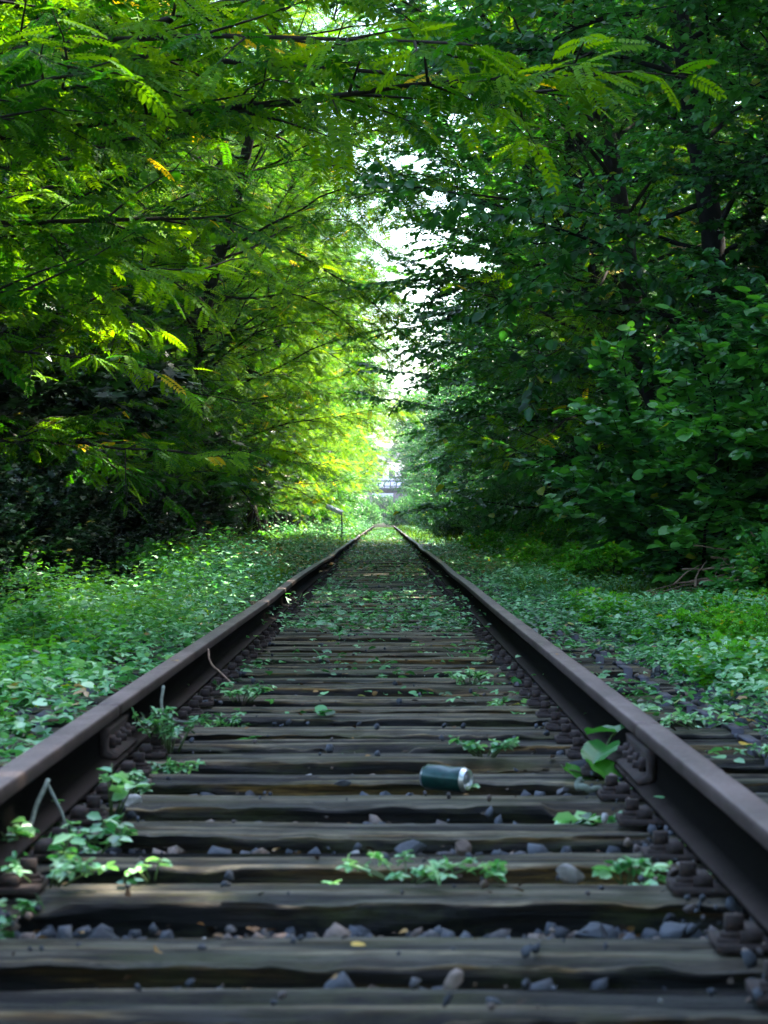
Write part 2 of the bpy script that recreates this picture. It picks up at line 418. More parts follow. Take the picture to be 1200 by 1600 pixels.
def nut(g, c_, r, h, ax='x', t=.5):
    th = np.arange(6) * math.pi / 3
    M_ = {'z': np.eye(3), 'x': np.array([[0, 0, 1], [0, 1, 0], [-1, 0, 0]]), 'y': np.array([[1, 0, 0], [0, 0, 1], [0, -1, 0]])}[ax]
    g.lathe([(0.0005, 0), (r, 0), (r, h * .85), (r * .85, h), (.0005, h)], 6, M_, c_, t)
for side, y, rail in ((-1, LJ, rl1), (1, RJ, rr1)):
    x0 = float(rail_x(side, y)); z0 = float(rail_z(side, y))
    for sgn in (-1, 1):
        g = Geo(); ys = np.linspace(y - .30, y + .30, 9)
        prof = np.array([(.011, -.128), (.011, -.046), (.034, -.050), (.032, -.062), (.030, -.104), (.040, -.116), (.060, -.124), (.057, -.133)])
        n = len(prof); P = np.zeros((9, n, 3)); P[..., 0] = x0 + sgn * prof[None, :, 0]; P[..., 1] = ys[:, None]; P[..., 2] = z0 + prof[None, :, 1]
        i, j = np.meshgrid(np.arange(8), np.arange(n), indexing='ij'); j2 = (j + 1) % n
        g.add(P.reshape(-1, 3), np.stack([i * n + j, (i + 1) * n + j, (i + 1) * n + j2, i * n + j2], -1).reshape(-1, 4))
        for e in (0, 8):
            for q in ((0, 1, 2, 3), (0, 3, 4, 5), (0, 5, 6, 7)):
                if len(set(q)) == 4: g.f.append(np.array([[e * n + a for a in q]]))
        fp = link('fishplate', g.mesh('fishplate', M['rustdark']), rail)  # darker steel stands in for the rail head's shadow
        for dy in (-.22, -.07, .07, .22):
            g = Geo(); nut(g, (x0 + sgn * .026, y + dy, z0 - .088), .018, .02 * 1, 'x')
            g2 = Geo(); 
            M_ = np.array([[0, 0, sgn], [0, 1, 0], [-sgn, 0, 0]]) * 1.0
            th6 = [(0.0005, 0), (.019, 0), (.019, .018), (.015, .021), (.010, .021), (.010, .036), (.0005, .036)]
            g2.lathe(th6, 6, M_, (x0 + sgn * .027, y + dy, z0 - .088))
            link('bolt', g2.mesh('bolt', M['rustdark']), fp)

# ------------------------------------------------------------------ sleepers
def sleeper_mesh(seed, fine=True):
    r = np.random.default_rng(seed)
    nx, L, w, h = (260 if fine else 60), 2.6, .25, .15
    # cross-section loop in (y,z), starting front bottom, going up, back, down
    cs = [(-w/2, -h)]
    nf = 14 if fine else 5; ntp = 20 if fine else 7
    cs += [(-w/2, -h + h * t) for t in np.linspace(.15, .93, nf)]
    cs += [(-w/2 + .006, -.004)] + [(y, 0) for y in np.linspace(-w/2 + .018, w/2 - .018, ntp)] + [(w/2 - .006, -.004)]
    cs += [(w/2, -h + h * t) for t in np.linspace(.93, .15, 4)] + [(w/2, -h)]
    cs = np.array(cs); m = len(cs)
    X = np.linspace(-L/2, L/2, nx)
    P = np.zeros((nx, m, 3)); P[..., 0] = X[:, None]; P[..., 1] = cs[None, :, 0]; P[..., 2] = cs[None, :, 1]
    s = seed * 13.7
    x, y, z = P[..., 0], P[..., 1], P[..., 2]
    topw = (z > -.008); frontw = (y < -w/2 + .002) & (z < -.008)
    # grain grooves on top, running along x
    gr = fbm(x * 1.6 + s, y * 46, s, 1, 3); deep = np.clip(fbm(x * .9 + s, y * 17 + .6 * np.sin(x * 2 + s), 3 + s, 9, 2) - .35, 0, 1)
    dz = topw * (gr * .0035 - deep * .030 - .006)
    # front: wavy torn layers
    lay = fbm(x * 2.2 + s, z * 48 + 1.6 * noise(x * 1.4 + s, 0, 7), s, 21, 5)
    dy = frontw * (lay * .016 + .006 * noise(x * 1.3 + s, z * 5, 2) - .004)
    # worn edge: sagging corner where the top front breaks away
    edge = np.exp(-((y + w/2) / .028) ** 2) * np.exp(-(z / .03) ** 2)
    dz2 = -edge * (np.clip(.35 + fbm(x * 6.5 + s, 0, 1.5, 33, 5), 0, 1.6) * .011 + sstep(.35, .5, noise(x * 2.3 + s, 4, 4, 9)) * .028)
    warp = .006 * np.sin(x * 2.1 + s) + .004 * noise(x * 3 + s, 1, 1)
    fd = [.9, .6, 1.1, .25, .15, .3, .1, .2][seed % 8]
    tn = .62 + topw * (gr * .28 - deep * 1.8) + frontw * (lay * .75 - .10 - .24 * fd + .30 * sstep(-.028, -.006, z)) - (~topw & ~frontw) * .3 - frontw * fd * (.18 + .3 * sstep(-.035, -.08, z)) * sstep(-.006, -.022, z)  # front tint: creosote plus painted shade, darker downward, lighter at the lip
    P[..., 2] += dz + dz2 + warp * .35; P[..., 1] += dy + .003 * np.sin(x * 1.7 + s * 2)
    P[..., 0] += (np.abs(x) > L/2 - .01) * np.sign(x) * noise(y * 30, z * 30, s) * .012
    g = Geo(); i, j = np.meshgrid(np.arange(nx - 1), np.arange(m), indexing='ij'); j2 = (j + 1) % m
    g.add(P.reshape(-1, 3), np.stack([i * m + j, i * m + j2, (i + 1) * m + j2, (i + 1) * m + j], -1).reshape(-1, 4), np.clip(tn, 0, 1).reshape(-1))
    V = g.v[0]
    for e, fl in ((0, 1), (nx - 1, -1)):
        c0 = V[e * m:(e + 1) * m].mean(0); idx = g.n; g.v.append(c0[None]); g.t.append(np.array([.5])); g.n += 1
        for k in range(0, m - 1, 2):
            q = (idx, e * m + k, e * m + k + 1, e * m + (k + 2) % m); g.f.append(np.array([q if fl == -1 else q[::-1]]))
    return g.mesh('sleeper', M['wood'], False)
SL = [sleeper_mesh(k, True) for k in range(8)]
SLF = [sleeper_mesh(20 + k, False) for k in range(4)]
def plate_mesh():
    g = Geo(); g.box((0, 0, .006), (.30, .15, .014))
    g.box((-.092, 0, .022), (.036, .13, .02)); g.box((.092, 0, .022), (.036, .13, .02))
    return g.mesh('baseplate', M['rustdark'])
def bolt_mesh():
    g = Geo(); g.box((0, 0, .002), (.06, .06, .012)); g.lathe([(.0005, .008), (.024, .008), (.024, .016), (.018, .018)], 12)
    g.box((0, 0, .030), (.030, .030, .028)); return g.mesh('bolt', M['rustdark'])
def strap_mesh():
    g = Geo()
    for c_, d_ in (((0, 0, .006), (.042, .262, .005)), ((0, -.133, -.07), (.042, .005, .15)), ((0, .133, -.07), (.042, .005, .15))): g.box(c_, d_)
    return g.mesh('strap', M['strap'])
PM, BM, ST = plate_mesh(), bolt_mesh(), strap_mesh()
def make_sleeper(me, label, group, y, x=0, rz=0, z=0, plates=True, strap=True):
    o = link('sleeper', me); o.location = (x, y, ZS + z); o.rotation_euler = (0, 0, rz); tag(o, label, 'sleeper', group)
    if plates:
        for s in (-1, 1):
            b = link('baseplate', PM, o, (s * .7525 - x, 0, -.004 - z))
            for q in (-1, 1):
                link('bolt', BM, b, (q * .118, .025 * q, .012))
    if strap:
        for s in (-1, 1): link('strap', ST, o, (s * random.uniform(1.16, 1.23), 0, 0))
    return o
ORD = 'lowest second third fourth fifth sixth seventh eighth ninth tenth eleventh twelfth thirteenth fourteenth fifteenth sixteenth seventeenth eighteenth nineteenth twentieth twenty-first twenty-second twenty-third twenty-fourth twenty-fifth twenty-sixth'.split()
ysl = [3.87 + .12, 4.34 + .12, 5.01 + .12, 5.51 + .12, 6.16 + .12, 6.72 + .12, 7.34 + .12, 7.9 + .12, 8.43 + .12, 8.95 + .12, 9.5 + .12, 10.1 + .12]
while ysl[-1] < 150: ysl.append(ysl[-1] + .60 + random.uniform(-.035, .035))
SLEEP_Y = []
near_look = ['cropped by the bottom edge of the photo', 'with a blue-grey weathered patch and a yellow leaf', 'with an almost black front face', 'with pale stones lying behind it',
             'with a wavy grain along its front', 'with a teal drink can lying on its back edge', 'just behind the drink can', 'carrying a small green weed at its right', 'just behind the weed', 'with a split front', 'lightly dotted with leaves', 'lightly dotted with leaves near the right rail foot']
for k, y in enumerate(ysl):
    SLEEP_Y.append(y)
    jit = dict(x=random.uniform(-.03, .03), rz=random.uniform(-.012, .012), z=random.uniform(-.012, .004))
    if k < 12:
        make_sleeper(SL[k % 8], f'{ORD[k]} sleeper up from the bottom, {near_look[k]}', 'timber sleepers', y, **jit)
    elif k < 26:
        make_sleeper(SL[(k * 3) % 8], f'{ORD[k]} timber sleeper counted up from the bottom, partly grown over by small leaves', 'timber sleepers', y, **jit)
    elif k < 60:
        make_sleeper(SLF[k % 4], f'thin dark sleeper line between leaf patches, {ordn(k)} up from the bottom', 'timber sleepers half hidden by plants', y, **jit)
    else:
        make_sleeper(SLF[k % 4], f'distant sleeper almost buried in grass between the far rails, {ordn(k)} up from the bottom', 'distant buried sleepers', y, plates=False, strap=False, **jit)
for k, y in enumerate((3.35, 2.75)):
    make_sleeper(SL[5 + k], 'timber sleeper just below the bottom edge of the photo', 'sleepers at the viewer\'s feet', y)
SLEEP_Y = np.array(SLEEP_Y)
def on_sleeper(y):
    d = np.abs(np.asarray(y)[:, None] - SLEEP_Y[None, :]).min(1); return d < .125

# ------------------------------------------------------------------ ballast
def rock_template(seed):
    import bmesh
    bm = bmesh.new(); bmesh.ops.create_icosphere(bm, subdivisions=1, radius=1.0)
    v = np.array([q.co[:] for q in bm.verts]); f = np.array([[q.index for q in p.verts] + [p.verts[2].index] for p in bm.faces]); bm.free()
    r = np.random.default_rng(seed)
    v *= 1 + r.uniform(-.25, .22, (len(v), 1)); v *= r.uniform(.65, 1.1, 3)
    for _ in range(5):
        nn = nrm(r.normal(size=3)); d = v @ nn; lim = r.uniform(.28, .55); v -= np.clip(d - lim, 0, None)[:, None] * nn
    return v, f[:, :3]
ROCKS = [rock_template(k) for k in range(7)]
def scatter_tri(parts, name, m):
    V, Fc, T = [], [], []; n0 = 0
    for (tv, tf, pos, fr, sc, tint) in parts:
        N, n = len(pos), len(tv)
        v = np.einsum('nij,vj->nvi', fr, tv) * np.asarray(sc)[:, None, None] + pos[:, None]
        V.append(v.reshape(-1, 3)); Fc.append((tf[None] + (np.arange(N) * n)[:, None, None]).reshape(-1, 3) + n0); T.append(np.repeat(tint, n)); n0 += N * n
    return mesh_np(name, np.concatenate(V), np.concatenate(Fc), m, False, np.concatenate(T))
def rand_frames(N, r): return frames(r.normal(size=(N, 3)), r.normal(size=(N, 3)))
def build_ballast():
    r = np.random.default_rng(3); parts = []
    N = 85000
    y = 2.2 + (r.random(N) ** 1.9) * 26; x = r.uniform(-1.75, 1.75, N)
    nb = 3000; x[:nb] = r.choice([-1, 1], nb) * r.normal(.66, .035, nb); bank = np.zeros(N, bool); bank[:nb] = True
    off = bank | ~on_sleeper(y) | (np.abs(x) > 1.33) | (r.random(N) < .03)
    x, y, bank = x[off], y[off], bank[off]; on = on_sleeper(y) & (np.abs(x) < 1.3)
    s = .005 + .027 * r.random(len(x)) ** 1.8 * (1 + .5 * (r.random(len(x)) < .12)); s[on] *= .6; s[bank] *= .62
    z = np.where(on, ZS + s * .45, r.uniform(-.024, .002, len(x)) + s * .35)
    z = np.where(bank & (r.random(len(x)) < .8), r.uniform(.02, ZS + .008, len(x)), z)
    k = r.integers(0, 7, len(x)); t = np.clip(r.normal(.50, .27, len(x)), 0, .92) + (r.random(len(x)) < .06) * .35
    for q in range(7):
        m = k == q; parts.append((ROCKS[q][0], ROCKS[q][1], np.stack([x[m], y[m], z[m]], -1), rand_frames(m.sum(), r), s[m], np.clip(t[m], 0, 1)))
    tag(link('gravel', scatter_tri(parts, 'gravel', M['stone'])), 'grey track ballast lying between the sleepers', 'gravel', None, 'stuff')
build_ballast()
def big_rock(x, y, s, t, label, z=None, seed=0, flat=(1, 1, 1)):
    import bmesh
    bm = bmesh.new(); bmesh.ops.create_icosphere(bm, subdivisions=3, radius=1.0)
    v = np.array([q.co[:] for q in bm.verts]); f = np.array([[q.index for q in p.verts] for p in bm.faces]); bm.free()
    r = np.random.default_rng(seed + 50)
    for _ in range(9):
        nn = nrm(r.normal(size=3)); d = v @ nn; lim = r.uniform(.38, .66); v -= np.clip(d - lim, 0, None)[:, None] * nn
    v += v * (fbm(v[:, 0] * 2 + seed, v[:, 1] * 2, v[:, 2] * 2, 4, 3) * .16)[:, None]
    v = v * np.array(flat) * s
    me = mesh_np('stone', v, f, M['stone'], False, np.full(len(v), t))
    o = link('stone', me, None, (x, y, (z if z is not None else s * flat[2] * .55))); o.rotation_euler = (0, 0, seed * 1.3)
    return tag(o, label, 'stone')
big_rock(-.58, 6.60, .040, 1.0, 'flat white stone on the left end of a sleeper near the left rail', ZS + .010, 1, (1.3, .8, .45))
big_rock(-.69, 5.35, .032, .99, 'white stone among weeds at the bottom left beside the rail foot', .06, 2, (1.1, .8, .6))
big_rock(.42, 5.30, .030, .97, 'pale pointed stone behind the dark faced sleeper at the right', .075, 3, (1.2, .8, .8))
big_rock(.22, 5.74, .028, .85, 'tan pointed stone standing between two sleepers right of centre', .07, 4, (.9, .8, 1.1))
big_rock(.12, 5.82, .032, .60, 'grey stone with a pale corner between two sleepers right of centre', .06, 5, (1.3, .8, .8))
big_rock(.16, 4.13, .022, .92, 'orange-brown pebble between the two lowest sleepers, right of centre', .065, 6, (.8, .8, 1.0))
big_rock(.42, 4.72, .032, .35, 'large dark blue-grey ballast stone at the lower right', .045, 7, (1.2, .9, .8))
big_rock(.58, 4.76, .038, .40, 'largest blue-grey ballast stone, beside the right rail foot at lower right', .045, 8, (1.1, .9, .9))
big_rock(.51, 6.82, .022, .65, 'small blue stone on a sleeper end by the right rail foot', ZS + .012, 9, (1.1, .9, .7))
big_rock(-.055, 7.12, .022, .62, 'flat blue-grey stone on the sleeper left of the drink can', .075, 10, (1.3, .8, .5))
big_rock(.63, 7.55, .062, .05, 'dark mossy lump of stone under the big round leaf at the right joint', .07, 11, (1.2, 1.0, .6))
big_rock(2.72, 17.0, .22, .04, 'dark boulder half cut off by the right edge of the photo', .12, 12, (1.1, .7, 1.0))

# ------------------------------------------------------------------ drink can
def build_can():
    root = empty('drink_can', (.216, 6.95, ZS + .033), 'dark teal drink can with silver rim lying on its side on a sleeper', 'can')
    ax = nrm(np.array([.86, -.50, -.02])); u = nrm(np.cross([0, 0, 1], ax)); w_ = np.cross(ax, u); Mx = np.stack([u, w_, ax], -1)
    g = Geo(); n = 36
    prof = [(.0305, -.060), (.033, -.055), (.0332, -.02), (.0330, .02), (.0332, .046), (.0320, .052)]
    g.lathe(prof, n, Mx); V = g.v[0]
    V -= nrm(V * 1.0) * (.009 * np.exp(-((V - Mx @ np.array([-.012, .030, .012])) ** 2).sum(1) / .00045))[:, None]
    V += (noise(V[:, 0] * 45, V[:, 1] * 45, V[:, 2] * 45, 3) * .0016)[:, None] * np.array([0, 0, 1.0])
    m, nn, out = mat('teal_can_paint'); k = noise_node(nn, 60)
    cc = ramp(nn, k, [(.35, (.002, .026, .022)), (.7, (.006, .052, .044))]); nn.links.new(bsdf(nn, cc, .28, .35, .5, k, .1, .001).outputs[0], out.inputs[0])
    link('body', g.mesh('body', m, True), root)
    sil = plain('can_aluminium', (.62, .64, .66), .3, .9, .15, 50)
    g = Geo(); g.lathe([(.0322, .0515), (.0270, .062), (.0265, .0640), (.0255, .0640), (.0250, .0600), (.0225, .0590), (.0215, .0575), (.0005, .0575)], n, Mx)
    link('lid', g.mesh('lid', sil, True), root)
    g = Geo(); g.lathe([(.0005, .0582), (.008, .0582), (.010, .0590), (.0115, .0582)], 16, Mx, Mx @ np.array([0.004, 0, 0])); link('ring_pull', g.mesh('ring_pull', sil, True), root)
    g = Geo(); g.lathe([(.0305, -.060), (.0265, -.0665), (.0245, -.0665), (.020, -.060), (.0005, -.056)], n, Mx); link('base', g.mesh('base', sil, True), root)
build_can()

# ------------------------------------------------------------------ low plants
def leaf_obj(name, parts, m, parent=None):
    """parts: list of (template, pos, frames, scale, tint)"""
    V, Fq, T = [], [], []; n0 = 0
    for (tv, tf), pos, fr, sc, ti in parts:
        v, f, t = scatter(tv, tf, pos, fr, sc, ti); V.append(v); Fq.append(f + n0); T.append(t); n0 += len(v)
    return mesh_np(name, np.concatenate(V), np.concatenate(Fq), m, False, np.concatenate(T))

def weed_clump(seed, n, rad, h, size, template, m, stemmat, tmean=.5, flatness=.9):
    """small plant: stems from the root, each ending in leaves"""
    r = np.random.default_rng(seed); gs = Geo(); pos, dr, sz = [], [], []
    ns = max(3, n // 5)
    for k in range(ns):
        a = r.uniform(0, 2 * math.pi); rr_ = rad * math.sqrt(r.random()); hh = h * r.uniform(.5, 1.0)
        p0 = np.array([rr_ * .3 * math.cos(a), rr_ * .3 * math.sin(a), 0]); p2 = np.array([rr_ * math.cos(a), rr_ * math.sin(a), hh]); p1 = (p0 + p2) / 2 + (0, 0, hh * .25)
        t = np.linspace(0, 1, 5)[:, None]; P = (1 - t) ** 2 * p0 + 2 * t * (1 - t) * p1 + t * t * p2
        gs.tube(P, np.linspace(.0022, .001, 5) * (1 + h * 2), 4)
        for q in range(max(1, n // ns)):
            tt = r.uniform(.45, 1); p = (1 - tt) ** 2 * p0 + 2 * tt * (1 - tt) * p1 + tt * tt * p2
            b = r.uniform(0, 2 * math.pi); d = np.array([math.cos(b), math.sin(b), r.uniform(-.3, .35)])
            pos.append(p); dr.append(d); sz.append(size * r.uniform(.6, 1.2))
    pos, dr, sz = map(np.array, (pos, dr, sz)); N = len(pos)
    up = np.array([0, 0, 1.0]) * flatness + r.normal(size=(N, 3)) * .35
    me = leaf_obj('leaves', [(template, pos, frames(dr, up), sz, np.clip(r.normal(tmean, .22, N), 0, .93))], m)
    return me, gs.mesh('stem', stemmat)
M['stem'] = plain('green_stem', (.07, .12, .03), .6, 0, .3, 30)
def plant(name, loc, label, cat, group, *a, **k):
    lm, sm = weed_clump(*a, **k); o = empty(name, loc, label, cat, group); link('leaves', lm, o); link('stem', sm, o); return o
TRI, OV, HE = LEAF_TRI, LEAF_OVAL, LEAF_HEART
G = 'weeds growing between the sleepers'
WEEDS = [
 (.10, 5.22, 70, .19, .045, .028, TRI, .65, 'bright green weed clump spread along a sleeper at lower centre right'),
 (-.055, 5.30, 6, .015, .05, .03, TRI, .85, 'tiny bright weed sprig left of the lower centre clump'),
 (-.62, 5.92, 60, .11, .09, .036, OV, .5, 'leafy weed clump over a sleeper end at lower left'),
 (-.70, 5.72, 40, .10, .07, .036, OV, .8, 'yellow-green weed in front of the lower left clump'),
 (-.68, 4.98, 26, .10, .07, .034, TRI, .55, 'weed hanging over the sleeper end at the bottom left corner'),
 (-.40, 5.22, 16, .05, .05, .030, OV, .8, 'small yellow-green weed behind the dark faced sleeper at left'),
 (-.47, 5.40, 8, .02, .08, .030, OV, .45, 'thin upright sprig with two leaves between sleepers at left'),
 (.58, 6.42, 18, .10, .07, .050, OV, .35, 'bluish leaves growing round the bolt by the right rail foot'),
 (.50, 6.55, 9, .06, .06, .070, OV, .85, 'bright green flat leaves in front of the right rail foot'),
 (.57, 5.45, 30, .08, .07, .036, OV, .9, 'yellow-green moss-like weed beside the second bolt at lower right'),
 (.52, 5.18, 16, .06, .06, .034, TRI, .6, 'small pale green weed on the sleeper end at lower right'),
 (.355, 7.95, 60, .12, .06, .032, OV, .45, 'dark leafy weed patch on the sleeper behind the drink can'),
 (-.11, 8.25, 22, .06, .04, .026, TRI, .8, 'small bright weed tuft on a sleeper at the centre'),
 (-.17, 9.6, 8, .03, .03, .045, HE, .3, 'single pale round leaf on a sleeper left of centre'),
 (-.41, 8.9, 10, .05, .05, .05, HE, .35, 'pair of round blue-green leaves on a sleeper at left'),
 (-.60, 8.1, 90, .16, .14, .034, TRI, .5, 'trailing weed clump beside the left rail joint'),
 (-.52, 9.3, 60, .14, .10, .034, TRI, .45, 'leafy weed beside the bent grey twig at the left rail'),
 (-.63, 7.2, 40, .10, .10, .034, TRI, .6, 'weed clump inside the left rail in front of the joint'),
 (-.74 + .14, 6.4, 22, .07, .12, .045, OV, .75, 'bright single-leaved weed under the left rail near the pale twig'),
 (-.80 + .14, 5.5, 24, .09, .13, .045, OV, .5, 'round bluish leaves at the foot of the pale twig by the left rail'),
 (.50, 10.6, 26, .07, .06, .035, TRI, .7, 'bright weed on the stones inside the right rail'),
 (.56, 9.9, 12, .05, .05, .035, OV, .6, 'small weed on the stones nearer along the right rail foot'),
 (.28, 6.95, 8, .03, .03, .03, OV, .8, 'tiny weed between the sleepers right of the drink can'),
 (-.50, 10.3, 60, .16, .09, .034, TRI, .55, 'weed clump inside the left rail beyond the bent grey twig'),
 (-.57, 7.75, 50, .14, .08, .034, TRI, .5, 'low trailing weed on the stones just before the left rail joint'),
 (-.58, 6.15, 44, .13, .09, .036, OV, .45, 'dark leafy weed between two sleeper ends at the lower left'),
 (-.60, 5.15, 40, .12, .07, .036, TRI, .6, 'weed patch around the white stone at the bottom left'),
 (-.66, 4.60, 26, .10, .07, .036, OV, .4, 'bluish weed below the left rail foot at the bottom corner'),
 (.42, 11.4, 50, .14, .07, .034, TRI, .6, 'weed patch on the sleeper ends left of the right rail'),
 (.30, 5.20, 20, .08, .035, .028, TRI, .7, 'small bright weed on a sleeper right of the spreading clump'),
 (1.62, 9.3, 60, .22, .18, .075, HE, .35, 'clump of large blue-green leaves beyond the right sleeper ends'),
 (1.30, 7.0, 40, .14, .08, .04, TRI, .7, 'bright weed growing between sleeper ends at the right edge of the photo'),
 (1.18, 7.9, 40, .16, .05, .035, TRI, .65, 'low weed on the sleepers outside the right rail'),
 (1.12, 9.0, 40, .16, .06, .035, TRI, .75, 'low bright weed on the split sleeper outside the right rail'),
]
for k, (x, y, n, rad, h, s, tp, tm, lab) in enumerate(WEEDS):
    z0 = ZS if on_sleeper(np.array([y]))[0] else .01
    plant('weed', (x, y, z0), lab, 'weed', G, 100 + k, n, rad, h, s, tp, M['cover'], M['stem'], tm)
def burdock():
    o = empty('burdock_plant', (.655, 7.45, .03), 'young burdock with big rounded bright green leaves at the right rail joint', 'plant')
    r = np.random.default_rng(5)
    for (dx, dy, dz, ang, s, pitch, t) in ((-.02, -.07, .07, 2.4, .095, -.45, .80), (.02, .0, .115, -2.6, .10, -.3, .55), (-.10, -.02, .05, 1.9, .10, -.5, .7), (.05, .03, .15, -.9, .10, .1, .45)):
        d = np.array([[math.sin(ang), math.cos(ang), pitch]]); p = np.array([[dx, dy, dz]])
        # finely bent leaf
        uu, vv = np.meshgrid(np.linspace(-1, 1, 11), np.linspace(0, 1, 11), indexing='ij')
        wid = .52 * np.sqrt(np.clip(1 - ((vv - .45) / .56) ** 2, .0, 1)) + .02
        X = uu * wid; Y = vv - .12 * (1 - vv) * np.abs(uu); Z = .16 * np.abs(uu) - .22 * vv ** 2 + .03 * np.sin(vv * 14 + 4 * np.abs(uu)) * np.abs(uu)
        tv = np.stack([X, Y, Z], -1).reshape(-1, 3); i, j = np.meshgrid(np.arange(10), np.arange(10), indexing='ij')
        tf = np.stack([i * 11 + j, (i + 1) * 11 + j, (i + 1) * 11 + j + 1, i * 11 + j + 1], -1).reshape(-1, 4)
        v, f, tt = scatter(tv, tf, p, frames(d, np.array([[0, 0, 1.0]])), s, np.array([t]))
        lf = link('leaf', mesh_np('leaf', v, f, M['lime'], True, tt), o)
        g = Geo(); q = np.linspace(0, 1, 6)[:, None]; P = (1 - q) ** 2 * np.zeros(3) + 2 * q * (1 - q) * np.array([dx * .2, dy * .2, dz * .9]) + q * q * p[0]
        g.tube(P, .0035, 6); link('stalk', g.mesh('stalk', M['stem']), o)
burdock()
def twig(name, pts, r0, r1, m, label, cat='twig', group=None, sides=()):
    g = Geo(); P = np.array(pts, float); t = np.linspace(0, len(P) - 1, len(P) * 5); PP = np.stack([np.interp(t, range(len(P)), P[:, k]) for k in range(3)], -1)
    PP += np.stack([noise(t * 1.7, k, 0, 61) for k in range(3)], -1) * r0 * 1.2
    g.tube(PP, np.linspace(r0, r1, len(PP)), 6)
    for q in sides:
        Q = np.array(q, float); g.tube(Q, np.linspace(r1 * 1.2, r1 * .5, len(Q)), 5)
    o = link(name, g.mesh(name, M[m])); return tag(o, label, cat, group)
M['paletwig'] = plain('grey_green_twig', (.16, .19, .15), .8, 0, .4, 60)
twig('twig', [(-.70, 5.95, .19), (-.715, 5.85, .12), (-.73, 5.75, .06), (-.735, 5.7, .02)], .006, .004, 'paletwig', 'pale twig leaning against the left rail head at the photo\'s left', sides=([(-.70, 5.95, .19), (-.66, 5.9, .13), (-.64, 5.86, .08)],))
twig('twig', [(-.705, 9.1, .20), (-.69, 9.0, .13), (-.64, 8.9, .10), (-.58, 8.85, .10)], .006, .004, 'paletwig', 'bent grey twig hanging down from the left rail beyond the joint')
twig('twig', [(-.71, 11.5, .21), (-.68, 11.4, .16), (-.62, 11.2, .12), (-.57, 11.0, .09)], .005, .004, 'twig', 'thin brown twig sloping from the left rail down onto the sleepers')
twig('twig', [(.55, 6.9, .09), (.58, 6.88, .10), (.63, 6.9, .07)], .012, .008, 'paletwig', 'short thick mossy stick lying by the right rail foot')
# fallen leaves
DL = [(.0, 4.42, ZS + .004, .024, 1, 'yellow fallen leaf on the blue-grey patch of a sleeper at the bottom centre'),
      (-.735, 10.1, ZR + .004, .03, .9, 'orange fallen leaf lying on top of the left rail'),
      (1.19, 8.35, ZS + .006, .045, 1, 'yellow leaf on a sleeper outside the right rail'),
      (.45, 12.4, ZS + .01, .03, .8, 'orange fallen leaf on the sleepers left of the right rail'),
      (-.12, 12.0, ZS + .01, .028, .6, 'orange-brown fallen leaf in the middle of the track'),
      (.745, 10.6, ZR + .003, .018, .3, 'small pinkish leaf fragment on top of the right rail')]
for k, (x, y, z, s, t, lab) in enumerate(DL):
    r = np.random.default_rng(k); d = np.array([[math.cos(k * 2.1), math.sin(k * 2.1), .05]])
    v, f, tt = scatter(*LEAF_HEART, np.array([[0, 0, 0.0]]), frames(d, np.array([[.1, -.15, 1]])), s, np.array([t]))
    tag(link('fallen_leaf', mesh_np('fallen_leaf', v, f, M['dead'], True, tt), None, (x, y, z)), lab, 'leaf', 'fallen leaves on the track')

def litter():
    r = np.random.default_rng(88); N = 9000
    y = 3.2 + r.random(N) ** 1.4 * 30; x = r.uniform(-1.3, 1.3, N); on = on_sleeper(y)
    keep = (~on | (r.random(N) < .14)) & (np.abs(np.abs(x) - .75) > .08); x, y, on = x[keep], y[keep], on[keep]; n = len(x)
    z = np.where(on, ZS + .004, r.uniform(.0, .022, n)); a = r.uniform(0, 6.28, n)
    fr = frames(np.stack([np.cos(a), np.sin(a), r.uniform(-.4, .4, n)], -1), np.array([0, 0, 1.0]) + r.normal(size=(n, 3)) * .5)
    me = leaf_obj('leaf_litter', [(LEAF_OVAL, np.stack([x, y, z], -1), fr, r.uniform(.010, .030, n), r.random(n) ** 2.5)], M['litter'])
    tag(link('leaf_litter', me), 'brown leaf litter in the gaps between the sleepers', 'leaf litter', None, 'stuff')
M['litter'] = leaf_mat('old_leaf_litter', [(0, (.030, .020, .012)), (.5, (.10, .055, .028)), (1, (.34, .20, .07))], (1.3, 1.1, .8), .1, .7, .2)
litter()
# ground cover -----------------------------------------------------
def cover_density(x, y):
    ax = np.abs(x)
    n1 = fbm(x * 1.3, y * .55, 0, 40, 3)
    inside = sstep(8.8, 14, y)
    inside = inside * np.clip(.52 + .5 * n1 + .75 * fbm(x * 4.2, y * 1.1, 0, 47, 3), 0, 1)
    inside = np.where((y > 34) & (y < 62), np.clip(.38 + n1 * .8, .04, 1), inside) * np.where((y < 60) & on_sleeper(y), .38, 1)
    inside = np.where(y >= 62, np.clip(.75 + n1, .2, 1), inside)
    inside = inside * (1 - .55 * sstep(-.3, .4, noise(x * .9 + 3, y * .32, 0, 44)) * (1 - sstep(26, 40, y)))
    edge = np.where((ax > .66) & (ax < .86), .12, 1)                    # rails
    outR = np.where((x > .86) & (x < 1.38), np.clip(.12 + .75 * sstep(12, 20, y) + .8 * n1, .02, 1) * np.where(on_sleeper(y), .5, 1), 1)
    outR = np.where((x > .86) & (x < 1.38) & (y < 9), .03, outR)
    outL = np.where(x < -.86, np.clip(.78 + .9 * n1, np.where(y < 15, .6, .06), 1), 1)
    out = np.where(ax < .70, inside, 1) * edge * outR * outL
    out = out * np.where((x > 1.38) & (y < 7), .6, 1)
    return np.clip(out, 0, 1)
